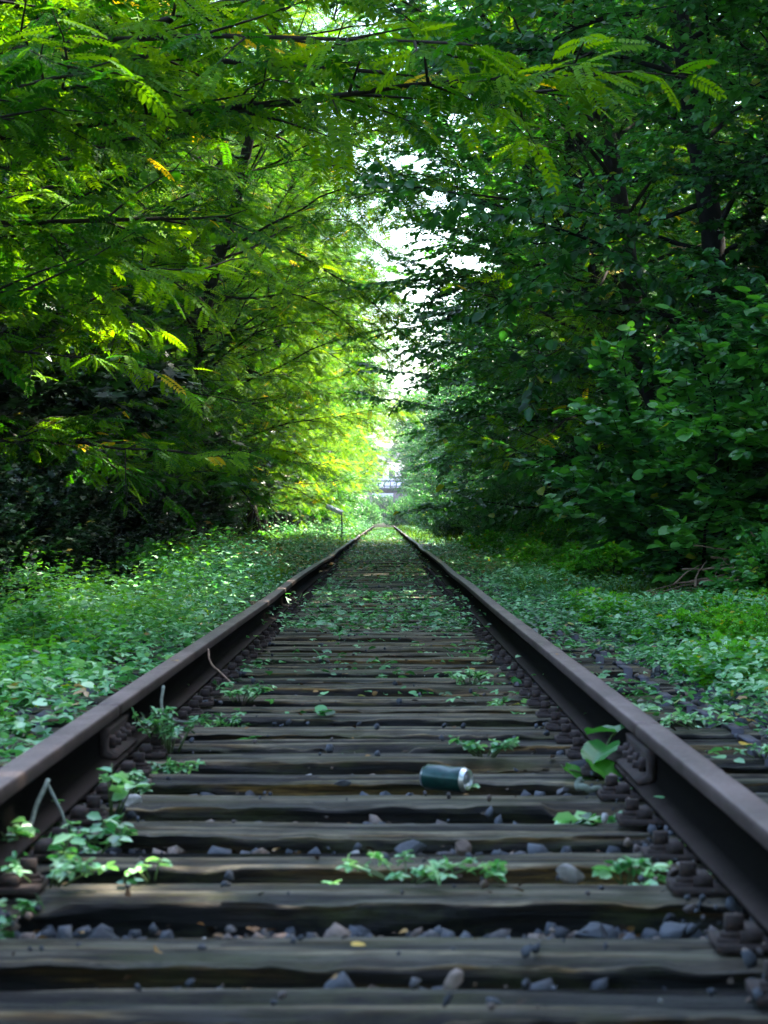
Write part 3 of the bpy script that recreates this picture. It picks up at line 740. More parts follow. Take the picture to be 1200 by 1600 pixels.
def cover(seed, N, y0, y1, xlim, size, power, hgt, label, m_='cover', xmax=99, prob=1.0):
    r = np.random.default_rng(seed)
    y = y0 + (y1 - y0) * r.random(N) ** power
    lim = np.minimum(xlim, .16 * y + 1.6); x = r.uniform(-1, 1, N) * lim
    keep = (r.random(N) < cover_density(x, y) * lim / xlim * prob) & (x < xmax)
    if xmax < 0: keep &= (fbm(x * .9, y * .35, 0, 140, 2) > -.25)
    x, y = x[keep], y[keep]; n = len(x)
    hn = np.clip(.6 + .95 * fbm(x * .8, y * .4, 0, 70, 3) + .5 * np.clip(noise(x * 3.5, y * 2.2, 0, 75), 0, 1), .08, 2.0)
    H = hgt * hn * np.where(np.abs(x) < .7, .28, np.where(x < -.8, 1.5, np.where(x < 1.4, .3, .8))) * (.7 + .3 * sstep(8, 20, y))
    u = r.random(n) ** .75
    base = np.where(np.abs(x) < 1.35, np.where(on_sleeper(y), ZS, .01), terrain(x, y))
    z = base + .008 + u * H
    a = r.uniform(0, 2 * math.pi, n); d = np.stack([np.cos(a), np.sin(a), r.uniform(-.25, .25, n)], -1)
    up = np.array([0, 0, 1.0]) + r.normal(size=(n, 3)) * .32
    pat = fbm(x * .6, y * .25, 0, 90, 3)
    t = np.clip(.18 + .36 * u + .25 * pat + r.normal(0, .17, n), 0, .92)  # lower leaves tinted darker: shade in the gaps put into the colour
    litter = (r.random(n) < np.where((y > 32) & (y < 62), .22, .012)) ; t = np.where(litter, r.uniform(.95, 1, n), t)
    fr = frames(d, up); s = size * r.uniform(.55, 1.25, n) * np.where((x < -1.3) & (y < 16), 1.12, 1)
    k = r.random(n); parts = []
    P = np.stack([x, y, z], -1)
    for lo, hi, tp, ss in ((0, .45, LEAF_TRI, 1.0), (.45, .8, LEAF_OVAL, 1.0), (.8, 1.01, LEAF_HEART, .9)):
        m = (k >= lo) & (k < hi); parts.append((tp, P[m], fr[m], s[m] * ss, t[m]))
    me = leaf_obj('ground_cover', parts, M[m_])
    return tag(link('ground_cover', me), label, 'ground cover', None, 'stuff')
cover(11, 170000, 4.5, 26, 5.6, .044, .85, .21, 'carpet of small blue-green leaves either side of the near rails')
cover(12, 200000, 26, 62, 9.5, .054, .9, .26, 'low leafy plants carpeting the track and verges in mid distance')
cover(13, 120000, 62, 200, 10, .085, .8, .28, 'distant bright green plants covering the far track and verges')
def grass(seed, N, y0, y1, x0, x1, h, label, fil=None):
    r = np.random.default_rng(seed)
    x = r.uniform(x0, x1, N); y = r.uniform(y0, y1, N); m = fbm(x * .7, y * .3, 0, 120, 3) > (-.1 if fil is None else fil); x, y = x[m], y[m]; n = len(x)
    tv = np.array([(-.5, 0, 0), (.5, 0, 0), (.35, .5, .05), (-.35, .5, .05), (.05, 1, .3)]) * np.array([.022, 1, 1]); tf = np.array([(0, 1, 2, 3), (3, 2, 4, 4)])
    tv = np.array([(-.5, 0, 0), (.5, 0, 0), (.4, .55, .06), (-.4, .55, .06), (.06, 1, .32), (-.06, 1, .32)]) * np.array([.030, 1, 1]); tf = np.array([(0, 1, 2, 3), (3, 2, 4, 5)])
    d = np.stack([r.normal(0, .35, n), r.normal(0, .35, n), np.ones(n)], -1)
    up = r.normal(size=(n, 3)); 
    base = np.where(np.abs(x) < 1.35, .02, terrain(x, y))
    me = leaf_obj('grass', [((tv, tf), np.stack([x, y, base], -1), frames(d, up), h * r.uniform(.5, 1.2, n), np.clip(r.normal(.5, .25, n), 0, 1))], M['grass'])
    tag(link('grass', me), label, 'grass', None, 'stuff')
cover(14, 110000, 4.5, 24, 5.6, .038, .85, .25, 'yellow-green small leaved weeds mixed into the carpet left of the near rail', 'herb', -1.15)
grass(1, 26000, 62, 150, -6.0, -.9, .26, 'sunlit yellow-green grass on the left verge')
grass(2, 16000, 60, 200, -.7, .7, .16, 'short grass growing between the far rails')
grass(3, 22000, 12, 60, 1.45, 6.0, .20, 'grass among the leaves on the right verge', .2)
grass(4, 14000, 60, 190, .9, 6.5, .34, 'grass on the far right verge')
grass(5, 20000, 8, 45, -5, -1.1, .27, 'dark grass among the leaves on the left verge', .3)

# ------------------------------------------------------------------ trees
def path(r, p0, d0, L, seg, wander, grav, lift=0.0):
    n = max(3, int(L / seg) + 1); P = [np.asarray(p0, float)]; d = nrm(np.asarray(d0, float))
    for k in range(n - 1):
        d = nrm(d + r.normal(0, wander, 3) + np.array([0, 0, lift - grav * (k / n)]))
        P.append(P[-1] + d * L / (n - 1))
    return np.array(P)

def make_tree(seed, H, R, z0, nl, leaf, lsize, lmat, bmat, spacing=.4, sublen=1.1, lstep=.10, per=1, prof=None, side=None, droop=.35, tmean=.45, trunk_r=.16, trunk_top=.93, extra=None, bushy=False, minr=.0035, leafdroop=.35, lean=(0, 0), vs=.4):
    """returns (trunk mesh, crown mesh)"""
    r = np.random.default_rng(seed); gt = Geo(); LP, LD, LT = [], [], []
    tr = path(r, (0, 0, -.3), (lean[0], lean[1], 1), H * trunk_top + .3, .6, .085, 0, .05)
    if not bushy:
        t = np.linspace(0, 1, len(tr)); gt.tube(tr, trunk_r * (1 - .88 * t) * (1 + .5 * np.exp(-t * 18)), 10)
    def interp(P, t):
        q = t * (len(P) - 1); i = int(min(q, len(P) - 2)); return P[i] + (P[i + 1] - P[i]) * (q - i), nrm(P[i + 1] - P[i])
    def leaves_on(P, sc=1.0, clump=0.0):
        L = np.linalg.norm(np.diff(P, axis=0), axis=1).sum(); n = max(2, int(L / lstep))
        tw = r.normal(0, .10)
        for k in range(n):
            p, d = interp(P, .12 + .88 * (k + r.random() * .5) / n)
            for q in range(per):
                sd_ = nrm(np.cross(d, [0, 0, 1]) + r.normal(0, .15, 3)) * (1 if (k + q) % 2 else -1)
                dd = nrm(d * r.uniform(.2, .8) + sd_ * r.uniform(.6, 1.1) + np.array([0, 0, r.uniform(-leafdroop * 1.6, .15)]))
                LP.append(p); LD.append(dd); LT.append(np.clip(tmean + clump + tw + r.normal(0, .10), 0, .88))
        p, d = interp(P, 1.0); LP.append(p); LD.append(nrm(d + np.array([0, 0, -leafdroop]))); LT.append(np.clip(tmean + clump + .08, 0, .88))
    def limb(p, d, L, rad, clump=None, gr=None):
        P = path(r, p, d, L, .35, .13 if gr is None else .028, droop * .5 if gr is None else gr, .06 if gr is None else 0)
        cl = r.normal(0, .12) if clump is None else clump
        gt.tube(P, np.linspace(rad, max(minr, rad * .12), len(P)), 6, cap=False)
        ns = max(2, int(L / spacing)); 
        for k in range(ns):
            t = .18 + .82 * (k + r.random()) / ns; q, dd = interp(P, min(t, 1))
            for s in (-1, 1):
                if r.random() < .12: continue
                sdv = nrm(np.cross(dd, [0, 0, 1]) + 1e-6) * s
                d2 = nrm(dd * r.uniform(.3, .9) + sdv * r.uniform(.5, 1.1) + np.array([0, 0, r.uniform(-vs, vs + .1)]))
                l2 = sublen * r.uniform(.55, 1.15) * (1.15 - .55 * t)
                P2 = path(r, q, d2, l2, .22, .12, droop * 1.1, .03)
                gt.tube(P2, np.linspace(max(minr, rad * .22), minr * .6, len(P2)), 4, cap=False)
                leaves_on(P2, 1, cl)
        P3 = P[len(P) // 2:]; leaves_on(P3, 1, cl); leaves_on(P[max(1, len(P) // 5):len(P) // 2 + 1], 1, cl)
    prof = prof or (lambda u: (.55 + .9 * u) * (1 - u ** 3.2) + .12 if u < 1 else .15)
    for k in range(nl):
        u = (k + r.random()) / nl; z = z0 + (H * trunk_top - z0) * u
        az = k * 2.399963 + r.normal(0, .4)
        Lk = R * prof(u) * r.uniform(.6, 1.2) * (1 + .22 * math.sin(az * 2 + seed) * math.sin(u * 9 + seed))
        if side is not None:
            f = max(0, math.cos(az - side[0])); Lk *= 1 + side[1] * f
        if bushy:
            b = r.uniform(0, 2 * math.pi); p = np.array([math.cos(b), math.sin(b), 0]) * R * .18 * r.random(); p[2] = 0
            e = r.uniform(.35, 1.45); L2 = (H * .95 if e > .9 else R * 1.15) * r.uniform(.6, 1.05)
            limb(p, (math.cos(az) * math.cos(e), math.sin(az) * math.cos(e), math.sin(e)), L2, .018 + .006 * L2)
            continue
        q = (z + .3) / (H * trunk_top + .3); p, _ = interp(tr, min(q, .999))
        el = .12 + .8 * u ** 1.4 + r.normal(0, .24)
        limb(p, (math.cos(az) * math.cos(el), math.sin(az) * math.cos(el), math.sin(el)), max(.6, Lk), trunk_r * .15 * (1 - .6 * u) + .007)
    if extra:
        for (p, q, rad, cl) in extra:
            v = np.array(q, float) - np.array(p, float); limb(np.array(p, float), v, np.linalg.norm(v), rad, cl, .006)
    LP, LD, LT = map(np.array, (LP, LD, LT)); n = len(LP)
    yl = r.random(n) < .012; LT = np.where(yl, 1.0, LT)
    up = np.array([0, 0, 1.0]) + r.normal(size=(n, 3)) * .34
    fr = frames(LD, up); crown = leaf_obj('crown', [(leaf, LP, fr, lsize * r.uniform(.5, 1.3, n), LT)], lmat)
    return gt.mesh('trunk', bmat, True), crown, n

PROTO = {}
def proto(key, *a, **k):
    t, c_, n = make_tree(*a, **k); PROTO[key] = (t, c_); print('proto', key, n, 'leaves', len(c_.polygons), 'faces')
def put(key, name, x, y, label, cat, group=None, rz=0, sc=1.0, dz=-.05, sz=None):
    z = float(terrain(x, y)) + dz
    o = empty(name, (x, y, z), label, cat, group, rz, sc)
    if sz: o.scale = (sc, sc, sz)
    t, c_ = PROTO[key]; link('trunk' if cat == 'tree' else 'stems', t, o); link('crown' if cat == 'tree' else 'foliage', c_, o); return o

MAPLE, PINM = LEAF_MAPLE, LEAF_PIN_MID
kw = dict(spacing=.42, lstep=.11)
proto('rob1', 1, 15, 4.6, 1.0, 88, PINM, .25, M['robinia'], M['bark'], spacing=.42, sublen=1.2, lstep=.10, tmean=.55)
proto('rob2', 2, 17, 4.9, 1.2, 92, PINM, .26, M['robinia'], M['bark'], spacing=.42, sublen=1.25, lstep=.10, tmean=.62)
proto('map1', 3, 16, 4.8, .8, 88, MAPLE, .115, M['maple'], M['darkbark'], spacing=.40, sublen=1.15, lstep=.065, per=2, tmean=.45, vs=.85)
proto('map2', 4, 18, 5.0, 1.0, 92, MAPLE, .12, M['maple'], M['darkbark'], spacing=.40, sublen=1.2, lstep=.065, per=2, tmean=.5, vs=.85)
proto('lime1', 5, 13, 4.2, .7, 84, LEAF_OVAL, .115, M['lime'], M['darkbark'], spacing=.36, sublen=1.05, lstep=.075, per=2, tmean=.5)
proto('shr1', 6, 3.2, 2.0, 0, 64, LEAF_OVAL, .085, M['lime'], M['darkbark'], spacing=.20, sublen=.6, lstep=.05, per=2, bushy=True, tmean=.55, droop=.25)
proto('shr2', 7, 3.6, 2.1, 0, 64, MAPLE, .10, M['maple'], M['darkbark'], spacing=.20, sublen=.6, lstep=.055, per=2, bushy=True, tmean=.45, droop=.3)
proto('shr3', 8, 2.2, 1.6, 0, 36, PINM, .20, M['robinia'], M['bark'], spacing=.22, sublen=.5, lstep=.07, bushy=True, tmean=.6, droop=.3)
proto('ivy1', 17, 3.8, 2.3, 0, 74, MAPLE, .115, M['ivy'], M['darkbark'], spacing=.19, sublen=.62, lstep=.055, per=2, bushy=True, tmean=.5, droop=.3)
proto('herb', 19, .62, .6, 0, 34, LEAF_OVAL, .07, M['herb'], M['stem'], spacing=.09, sublen=.17, lstep=.035, per=2, bushy=True, tmean=.5, droop=.25, minr=.002)
proto('nettle', 9, .75, .55, 0, 30, LEAF_OVAL, .075, M['lime'], M['stem'], spacing=.10, sublen=.16, lstep=.035, per=2, bushy=True, tmean=.55, droop=.25, minr=.002)

# near locust tree whose boughs hang over the track in the upper part of the picture
ex = [((0, 0, 2.9), (5.5, -2.5, 3.25), .045, .15), ((0, 0, 3.1), (4.9, -2.9, 3.2), .04, .12), ((0, 0, 2.5), (3.7, -.8, 3.0), .04, .1),
      ((0, 0, 3.2), (5.4, -1.6, 3.6), .05, .08), ((0, 0, 2.0), (2.7, -2.2, 2.3), .035, .05), ((0, 0, 2.9), (3.3, -3.2, 3.0), .035, .0),
      ((0, 0, 3.3), (4.2, -3.2, 3.4), .04, .15), ((0, 0, 2.4), (2.8, -.4, 2.8), .035, .0), ((0, 0, 3.4), (5.6, .4, 4.3), .045, .1),
      ((0, 0, 2.2), (3.4, .8, 2.9), .035, .1), ((0, 0, 3.5), (5.3, -2.2, 3.55), .04, .15), ((0, 0, 1.7), (2.1, -1.8, 1.9), .03, -.1),
      ((0, 0, 3.5), (3.9, -.2, 4.1), .04, .1), ((0, 0, 2.7), (3.3, -1.8, 3.0), .035, .1), ((0, 0, 3.0), (2.6, -2.6, 3.2), .035, .05), ((0, 0, 2.3), (2.4, -2.9, 2.5), .035, .0)]
tm, cm, n = make_tree(31, 12, 3.1, 1.7, 84, LEAF_PIN, .23, M['robinia'], M['bark'], spacing=.34, sublen=.95, lstep=.085, tmean=.5, extra=ex, droop=.25, trunk_r=.15)
print('near robinia', n, len(cm.polygons))
o = empty('locust_tree', (-4.35, 15.2, float(terrain(-4.35, 15.2)) - .3), 'near locust tree whose feathery boughs hang over the track across the top', 'tree'); link('trunk', tm, o); link('crown', cm, o)
PROTO['robn'] = (tm, cm)
EX2 = [((0, 0, 2.2), (2.4, -1.2, 2.2), .03, .1), ((0, 0, 2.6), (2.8, .2, 3.0), .03, .1), ((0, 0, 3.2), (3.2, -.6, 3.9), .035, .1)]
tm, cm, n = make_tree(32, 13, 4.2, 1.3, 90, LEAF_PIN, .24, M['robinia'], M['bark'], spacing=.36, sublen=1.0, lstep=.09, tmean=.55, extra=EX2, droop=.28)
PROTO['robn2'] = (tm, cm)
put('robn2', 'locust_tree', -4.7, 23.5, 'second locust tree on the left, leafy boughs reaching out behind the nearest one', 'tree', None, .2)
put('robn2', 'locust_tree', -4.9, 31.5, 'third locust tree on the left with pale drooping sprays at mid height', 'tree', None, 1.5, 1.05)

# hazel bush on the right
tm, cm, n = make_tree(41, 3.0, 2.2, 0, 64, LEAF_HEART, .108, M['lime'], M['darkbark'], spacing=.20, sublen=.62, lstep=.055, per=2, bushy=True, tmean=.6, droop=.3, leafdroop=.2)
PROTO['hazel'] = (tm, cm); print('hazel', n)
put('lime1', 'lime_tree', 5.3, 30.5, 'leafy lime tree rising directly behind the hazel bushes on the right', 'tree', None, .8, .85)
put('hazel', 'hazel_bush', 3.3, 25.0, 'big hazel bush with round glossy leaves leaning out over the right verge', 'bush', None, .3, .95)
put('hazel', 'hazel_bush', 4.9, 23.0, 'hazel bush with yellow-green top leaves at the right edge of the photo', 'bush', None, 2.1, 1.0)
put('shr2', 'maple_bush', 4.9, 31.0, 'dark leafy bush behind the hazels on the right', 'bush', None, .3, 1.1)

ORDL = 'first second third fourth fifth sixth seventh eighth ninth tenth eleventh twelfth thirteenth fourteenth fifteenth sixteenth seventeenth eighteenth nineteenth twentieth'.split()
def row(keys, names, x, ys, labf, group, scs=(.9, 1.12), xj=.5, seed=0, cat='tree', st=1.0):
    r = np.random.default_rng(seed)
    for k, y in enumerate(ys):
        q = int(r.integers(len(keys))); sc_ = r.uniform(*scs); put(keys[q], names[q], x + r.uniform(-xj, xj), y + r.uniform(-.8, .8), labf(k, y, q), cat, group, r.uniform(0, 6.28), sc_, sz=sc_ * st)
LT_, RT_ = 'trees along the left bank', 'trees along the right bank'
row(['rob1', 'rob2'], ['locust_tree'] * 2, -4.35, np.arange(40, 130, 7.0), lambda k, y, q: f'sunlit locust tree in the left front row, {ORDL[k]} beyond the near boughs', LT_, seed=1)
row(['rob2', 'lime1'], ['locust_tree', 'lime_tree'], -4.7, np.arange(130, 330, 10), lambda k, y, q: f'{ordn(k)} of the distant bright left row trees, counted towards the vanishing point', 'distant trees of the left row', seed=2)
row(['map1', 'rob2', 'lime1'], ['maple_tree', 'locust_tree', 'lime_tree'], -9.6, np.arange(18, 200, 7.5), lambda k, y, q: f'{ordn(k)} dim tree of the second row behind the left front row', 'second row of trees on the left', (1.0, 1.25), 1.0, 3)
row(['map1', 'map2'], ['maple_tree'] * 2, -15.5, np.arange(26, 230, 9), lambda k, y, q: 'dark tree deep in the wood on the left', 'back trees on the left', (1.0, 1.3), 1.2, 4)
row(['map1', 'map2', 'lime1', 'lime1', 'rob1'], ['maple_tree', 'maple_tree', 'lime_tree', 'lime_tree', 'locust_tree'], 4.2, np.arange(34, 45, 6.0), lambda k, y, q: f'dark green tree in the right front row, {ORDL[k]} beyond the hazel bushes', RT_, (1.1, 1.22), .35, 5, 'tree', 1.2)
row(['lime1', 'lime1', 'map1', 'lime1', 'rob1'], ['lime_tree', 'lime_tree', 'maple_tree', 'lime_tree', 'locust_tree'], 4.2, np.arange(46, 76, 5.0), lambda k, y, q: f'dark green tree in the right front row, {ORDL[k + 2]} beyond the hazel bushes', RT_, (1.1, 1.22), .35, 53, 'tree', .88)
row(['lime1', 'map1', 'rob1'], ['lime_tree', 'maple_tree', 'locust_tree'], 4.4, np.arange(84, 130, 7.5), lambda k, y, q: f'lower tree in the right row where the wood thins out, {ORDL[k]} past the tall ones', 'lower trees further along the right bank', (.56, .68), .4, 25)
row(['map2', 'lime1'], ['maple_tree', 'lime_tree'], 4.9, np.arange(136, 330, 10), lambda k, y, q: f'{ordn(k)} of the distant right row trees, counted towards the vanishing point', 'distant trees of the right row', (.72, .95), .5, 6)
row(['map1', 'map2', 'rob1'], ['maple_tree', 'maple_tree', 'locust_tree'], 10.2, np.arange(22, 84, 6.5), lambda k, y, q: f'{ordn(k)} dim tree of the second row behind the right front row', 'second row of trees on the right', (1.15, 1.35), 1.0, 7)
row(['map1', 'map2'], ['maple_tree'] * 2, 14, np.arange(28, 230, 8), lambda k, y, q: 'dark tree deep in the wood on the right', 'back trees on the right', (.8, 1.0), 1.2, 8)
put('map2', 'maple_tree', 7.6, 28.5, 'tall maple behind the lime tree and the hazels on the right', 'tree', None, 1.0, 1.08)
put('lime1', 'lime_tree', 5.7, 9.4, 'lime tree beside the viewer, outside the photo', 'tree', 'trees beside the viewer', 1.0, .85)
put('map1', 'maple_tree', 7.0, 20, 'nearest maple on the right, its dark hanging leaves filling the top right corner', 'tree', None, 2.2, .95)
# shade trees beside and behind the viewer
for k, (x, y) in enumerate([(6.4, 8.7), (6.6, 15.5), (6.3, 2), (11, 13), (11, 5), (11, 20), (-4.5, -7), (4.8, -8), (-.6, -14), (-6.5, -1.5), (6, -3.5), (5.5, -18), (-6, -17)]):
    put(['map2', 'map1'][k % 2], 'maple_tree', x, y, 'tree beside the viewer, outside the photo', 'tree', 'trees beside the viewer', k * 1.1, 1.0)
# shrubs
r_ = np.random.default_rng(61)
for k, y in enumerate(np.arange(17, 66, 1.9)):
    put('ivy1', 'bush', -(2.85 + (y - 18) * .024) - r_.uniform(.0, .35), y, f'{ordn(k)} low dark bush creeping down the left bank, counted from the viewer', 'bush', 'low creeping bushes on the left bank', k * 1.7, r_.uniform(.24, .42))
row(['shr1', 'shr3'], ['bush'] * 2, -2.0, np.arange(235, 430, 17), lambda k, y, q: f'{ordn(k)} tiny far bush crowding the left side of the line', 'far bushes crowding the line', (.7, 1.05), .25, 62, 'bush')
row(['shr1', 'shr2'], ['bush'] * 2, 1.95, np.arange(240, 430, 17), lambda k, y, q: f'{ordn(k)} tiny far bush crowding the right side of the line', 'far bushes crowding the line', (.7, 1.05), .25, 63, 'bush')
row(['ivy1', 'ivy1', 'shr2'], ['bush'] * 3, -5.6, np.arange(27, 150, 3.6), lambda k, y, q: f'{ordn(k)} dark bush along the foot of the left bank, counted from the viewer', 'bushes along the left bank', (1.1, 1.55), .5, 11, 'bush')
row(['ivy1', 'shr2'], ['bush'] * 2, -8.0, np.arange(22, 120, 4), lambda k, y, q: f'{ordn(k)} dark bush higher up the left bank, counted from the viewer', 'upper bushes on the left bank', (1.3, 1.8), .8, 12, 'bush')
row(['shr3', 'shr1'], ['bush'] * 2, -3.6, np.arange(128, 330, 7), lambda k, y, q: f'{ordn(k)} sunlit low bush beside the far left rail, counted from the viewer', 'sunlit bushes beyond the left verge', (.7, 1.0), .4, 13, 'bush')
row(['ivy1', 'shr2', 'shr1'], ['bush'] * 3, 6.2, np.arange(32, 150, 3.8), lambda k, y, q: f'{ordn(k)} dark bush along the foot of the right bank, counted from the viewer', 'bushes along the right bank', (.95, 1.35), .7, 14, 'bush')
row(['shr2', 'shr1'], ['bush'] * 2, 9.4, np.arange(28, 120, 5), lambda k, y, q: f'{ordn(k)} dark bush higher up the right bank, counted from the viewer', 'upper bushes on the right bank', (1.0, 1.4), .8, 15, 'bush')
row(['shr1', 'shr3'], ['bush'] * 2, 3.3, np.arange(85, 330, 7), lambda k, y, q: f'{ordn(k)} light green bush beside the far right rail, counted from the viewer', 'light bushes beyond the right verge', (.75, 1.05), .4, 16, 'bush')
r_ = np.random.default_rng(21)
for k in range(46):
    y = 20 + 60 * r_.random(); x = 3.0 + r_.random() * (1.0 + y * .05)
    put('nettle', 'nettle_plant', x, y, 'leafy nettle in the knee-high herbs in front of the right bushes', 'plant', 'nettles on the right verge', r_.random() * 6, r_.uniform(.7, 1.25))
for k in range(26):
    y = 34 + 60 * r_.random(); x = -4.6 - r_.random() * 1.2
    put('nettle', 'nettle_plant', x, y, 'leafy nettle at the foot of the left bank', 'plant', 'nettles on the left verge', r_.random() * 6, r_.uniform(.6, 1.1))

r_ = np.random.default_rng(55)
for k in range(70):
    y = 27 + 48 * r_.random(); x = 1.9 + r_.random() * (.6 + y * .045)
    put('herb', 'herb_clump', x, y, 'bright green herb clump in front of the dark bushes on the right verge', 'plant', 'bright herbs on the right verge', r_.random() * 6, r_.uniform(.45, 1.0))
for k in range(70):
    y = 58 + 85 * r_.random() ** 1.2; x = -1.7 - r_.random() * 3.2
    put('herb', 'herb_clump', x, y, 'bright yellow-green herb clump on the far left verge', 'plant', 'bright herbs on the left verge', r_.random() * 6, r_.uniform(.3, .65))
for x, y, sc, lab in ((2.9, 60, .62, 'rounded light green bush nearest on the far right verge'), (3.3, 70, .85, 'tallest light green bush on the far right verge'),
                      (2.5, 80, .7, 'light green bush leaning towards the right rail far along'), (2.7, 92, .75, 'light green bush behind the one leaning towards the right rail'), (4.4, 50, .6, 'small green bush at the edge of the dark wood on the right')):
    put('shr1', 'bush', x, y, lab, 'bush', 'light green bushes on the right verge', x * 7, sc)
# ------------------------------------------------------------------ brushwood pile at the right edge
r_ = np.random.default_rng(78)
for k in range(60):
    y = 15 + 20 * r_.random(); x = -2.3 - r_.random() * (1.0 + y * .06)
    put('nettle', 'nettle_plant', x, y, 'dim leafy herb in the shade at the left edge of the photo', 'plant', 'shaded herbs on the left verge', r_.random() * 6, r_.uniform(.5, .95))
for k in range(44):
    y = 11 + 10 * r_.random(); x = 1.6 + r_.random() * (y * .07)
    put('herb', 'herb_clump', x, y, 'small leafy clump standing out of the low carpet on the near right verge', 'plant', 'small clumps on the near right verge', r_.random() * 6, r_.uniform(.22, .5))
for k in range(40):
    y = 8 + 20 * r_.random(); x = -1.3 - r_.random() * (y * .12)
    put('nettle', 'nettle_plant', x, y, 'small leafy clump in the low carpet on the near left verge', 'plant', 'small clumps on the near left verge', r_.random() * 6, r_.uniform(.25, .5))
for k in range(16):
    y = 24.2 + 6 * r_.random(); x = 2.9 + r_.random() * 1.6
    put('nettle', 'nettle_plant', x, y, 'leafy herb around the brushwood pile', 'plant', 'herbs around the brushwood', r_.random() * 6, r_.uniform(.5, .8))
r_ = np.random.default_rng(77)
for k in range(34):
    a = r_.uniform(-.5, .5) + (0 if r_.random() < .6 else 1.3); L = r_.uniform(.5, 1.3); cx, cy = 3.2 + r_.normal(0, .33), 23.2 + r_.normal(0, .4)
    z = float(terrain(cx, cy)) + r_.uniform(.05, .32); dx, dz = math.cos(a) * L / 2, math.sin(a) * .18 * L
    twig('dead_branch', [(cx - dx, cy - .2, z - dz), (cx, cy + r_.uniform(-.1, .1), z + .05), (cx + dx, cy + .2, z + dz)], r_.uniform(.006, .014), .003, 'twig', 'brown dead branch tangled in the brushwood pile at the right edge', 'branch', 'brushwood pile')
twig('dead_branch', [(3.50, 22.8, .18), (3.34, 22.8, .42), (3.22, 22.8, .62), (3.10, 22.8, .78)], .012, .006, 'twig', 'long bare stick rising steeply out of the brushwood pile', 'branch', None)

# ------------------------------------------------------------------ white board, bridge and building far away
M['white'] = plain('white_paint', (.72, .73, .76), .5, 0, .08, 6)
M['brick'] = plain('weathered_brick', (.16, .12, .12), .9, 0, .3, 6)
M['concrete'] = plain('grey_concrete', (.30, .30, .32), .85, 0, .2, 2)
M['iron'] = plain('dark_blue_iron', (.02, .03, .05), .6, .2, .3, 4)
M['slate'] = plain('dark_slate', (.04, .04, .05), .7, 0, .3, 3)
def board():
    zt = float(terrain(-1.45, 80))
    o = empty('barrier_board', (-1.45, 80, zt), 'white tilted board on a dark post beside the far left rail', 'barrier')
    g = Geo(); a = math.radians(24); T = np.array([[math.cos(a), 0, math.sin(a)], [0, 1, 0], [-math.sin(a), 0, math.cos(a)]]); b_ = math.radians(48); T = T @ np.array([[1, 0, 0], [0, math.cos(b_), math.sin(b_)], [0, -math.sin(b_), math.cos(b_)]])
    g.box((0, 0, 1.06 - zt), (.54, .05, .13), 0, .5, T); g.box((-.01, -.045, 1.0 - zt), (.52, .04, .045), 0, .5, T); link('board', g.mesh('board', M['white']), o)
    g = Geo(); g.tube([(.22, .06, -.2), (.22, .06, 0.99 - zt)], .022, 8); link('post', g.mesh('post', M['iron']), o)
board()
def bridge():
    y = 440
    o = empty('road_bridge', (0, y, 0), 'dark road bridge with white-gapped railings crossing the line at the vanishing point', 'bridge')
    g = Geo(); g.box((-7.2, 0, 2.4), (10.4, 8, 5.2)); link('abutment', g.mesh('abutment', M['brick']), o)
    g = Geo(); g.box((7.2, 0, 2.4), (11.4, 8, 5.2)); link('abutment', g.mesh('abutment', M['brick']), o)
    g = Geo(); g.box((0, 0, 5.4), (26, 7.6, .9)); g.box((0, -3.9, 5.6), (26, .2, .5)); link('deck', g.mesh('deck', M['iron']), o)
    rl = Geo()
    for s in (-3.85, 3.85):
        rl.box((0, s, 6.95), (26, .1, .12)); rl.box((0, s, 6.1), (26, .08, .08))
        for k in range(-13, 14, 1): rl.box((k, s, 6.4), (.14, .14, 1.1))
    link('railing', rl.mesh('railing', M['iron']), o)
bridge()
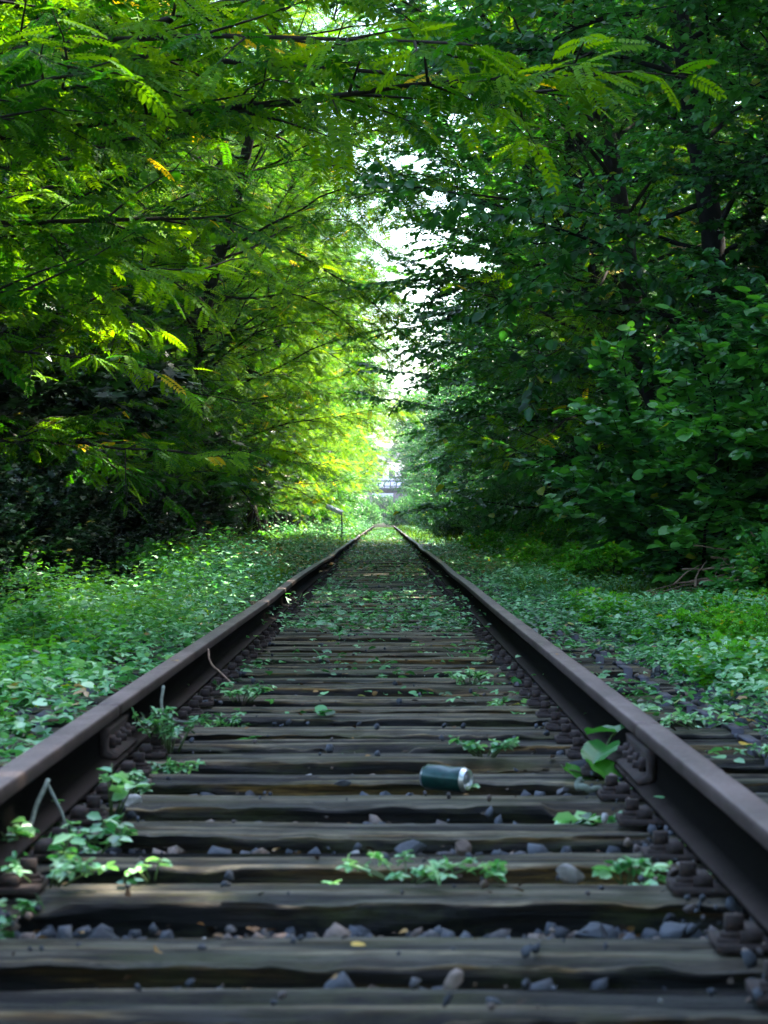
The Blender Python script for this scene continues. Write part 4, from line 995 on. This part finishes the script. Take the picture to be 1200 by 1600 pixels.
def building():
    o = empty('distant_house', (1.5, 520, 0), 'pale lilac house wall with dark roof behind the bridge at the vanishing point', 'building')
    g = Geo(); g.box((0, 0, 5.9), (18, 10, 11.8)); link('wall', g.mesh('wall', plain('pale_render', (.55, .53, .62), .8, 0, .08, 1)), o)
    g = Geo(); v = np.array([(-9.5, -5.6, 11.8), (9.5, -5.6, 11.8), (9.5, 5.6, 11.8), (-9.5, 5.6, 11.8), (-9.5, 0, 14.6), (9.5, 0, 14.6)])
    g.add(v, [(0, 1, 5, 4), (2, 3, 4, 5), (0, 4, 3, 3), (1, 2, 5, 5)][:2]); g.box((0, 0, 11.75), (19, 11.2, .15)); link('roof', g.mesh('roof', M['slate']), o)
    for k in range(-3, 4):
        for zz in (9.3,):
            g = Geo(); g.box((k * 2.4, -5.02, zz), (1.2, .1, 1.6)); link('window', g.mesh('window', M['iron']), o)
building()
for k, (x, y, key) in enumerate([(-14, 400, 'map2'), (-8.5, 420, 'lime1'), (8.5, 415, 'map1'), (14, 400, 'map2'), (-12, 470, 'map1'), (12, 470, 'map2'), (-6, 480, 'lime1'), (6.5, 350, 'lime1'), (-6.5, 350, 'rob2'), (-6.8, 375, 'map1'), (6.8, 380, 'map2'), (20, 440, 'map1'), (-20, 440, 'map1')]):
    put(key, 'tree', x, y, 'hazy tree standing around the bridge at the end of the line', 'tree', 'trees around the bridge', k, 1.0)

for k, (x, y) in enumerate([(-3.4, 452), (-1.6, 450), (0.2, 453), (1.9, 450), (3.6, 452), (-.8, 458), (2.8, 458)]):  # bushes added so that the opening under the deck looks dark
    put('shr2', 'bush', x, y, 'tall bush added to darken the view under the bridge', 'bush', 'bushes added behind the bridge opening', k, 1.5)

# ------------------------------------------------------------------ air
def haze():
    g = Geo(); g.box((0, 1100, 60), (2600, 2400, 128.0)); m, n, out = mat('haze_air')
    v = n.nodes.new('ShaderNodeVolumePrincipled'); v.inputs['Color'].default_value = (.80, .88, 1.0, 1); v.inputs['Density'].default_value = .00018; v.inputs['Anisotropy'].default_value = .2
    n.links.new(v.outputs[0], out.inputs['Volume']); tag(link('haze', g.mesh('haze', m)), 'thin bluish summer haze along the line', 'haze', None, 'stuff')
haze()
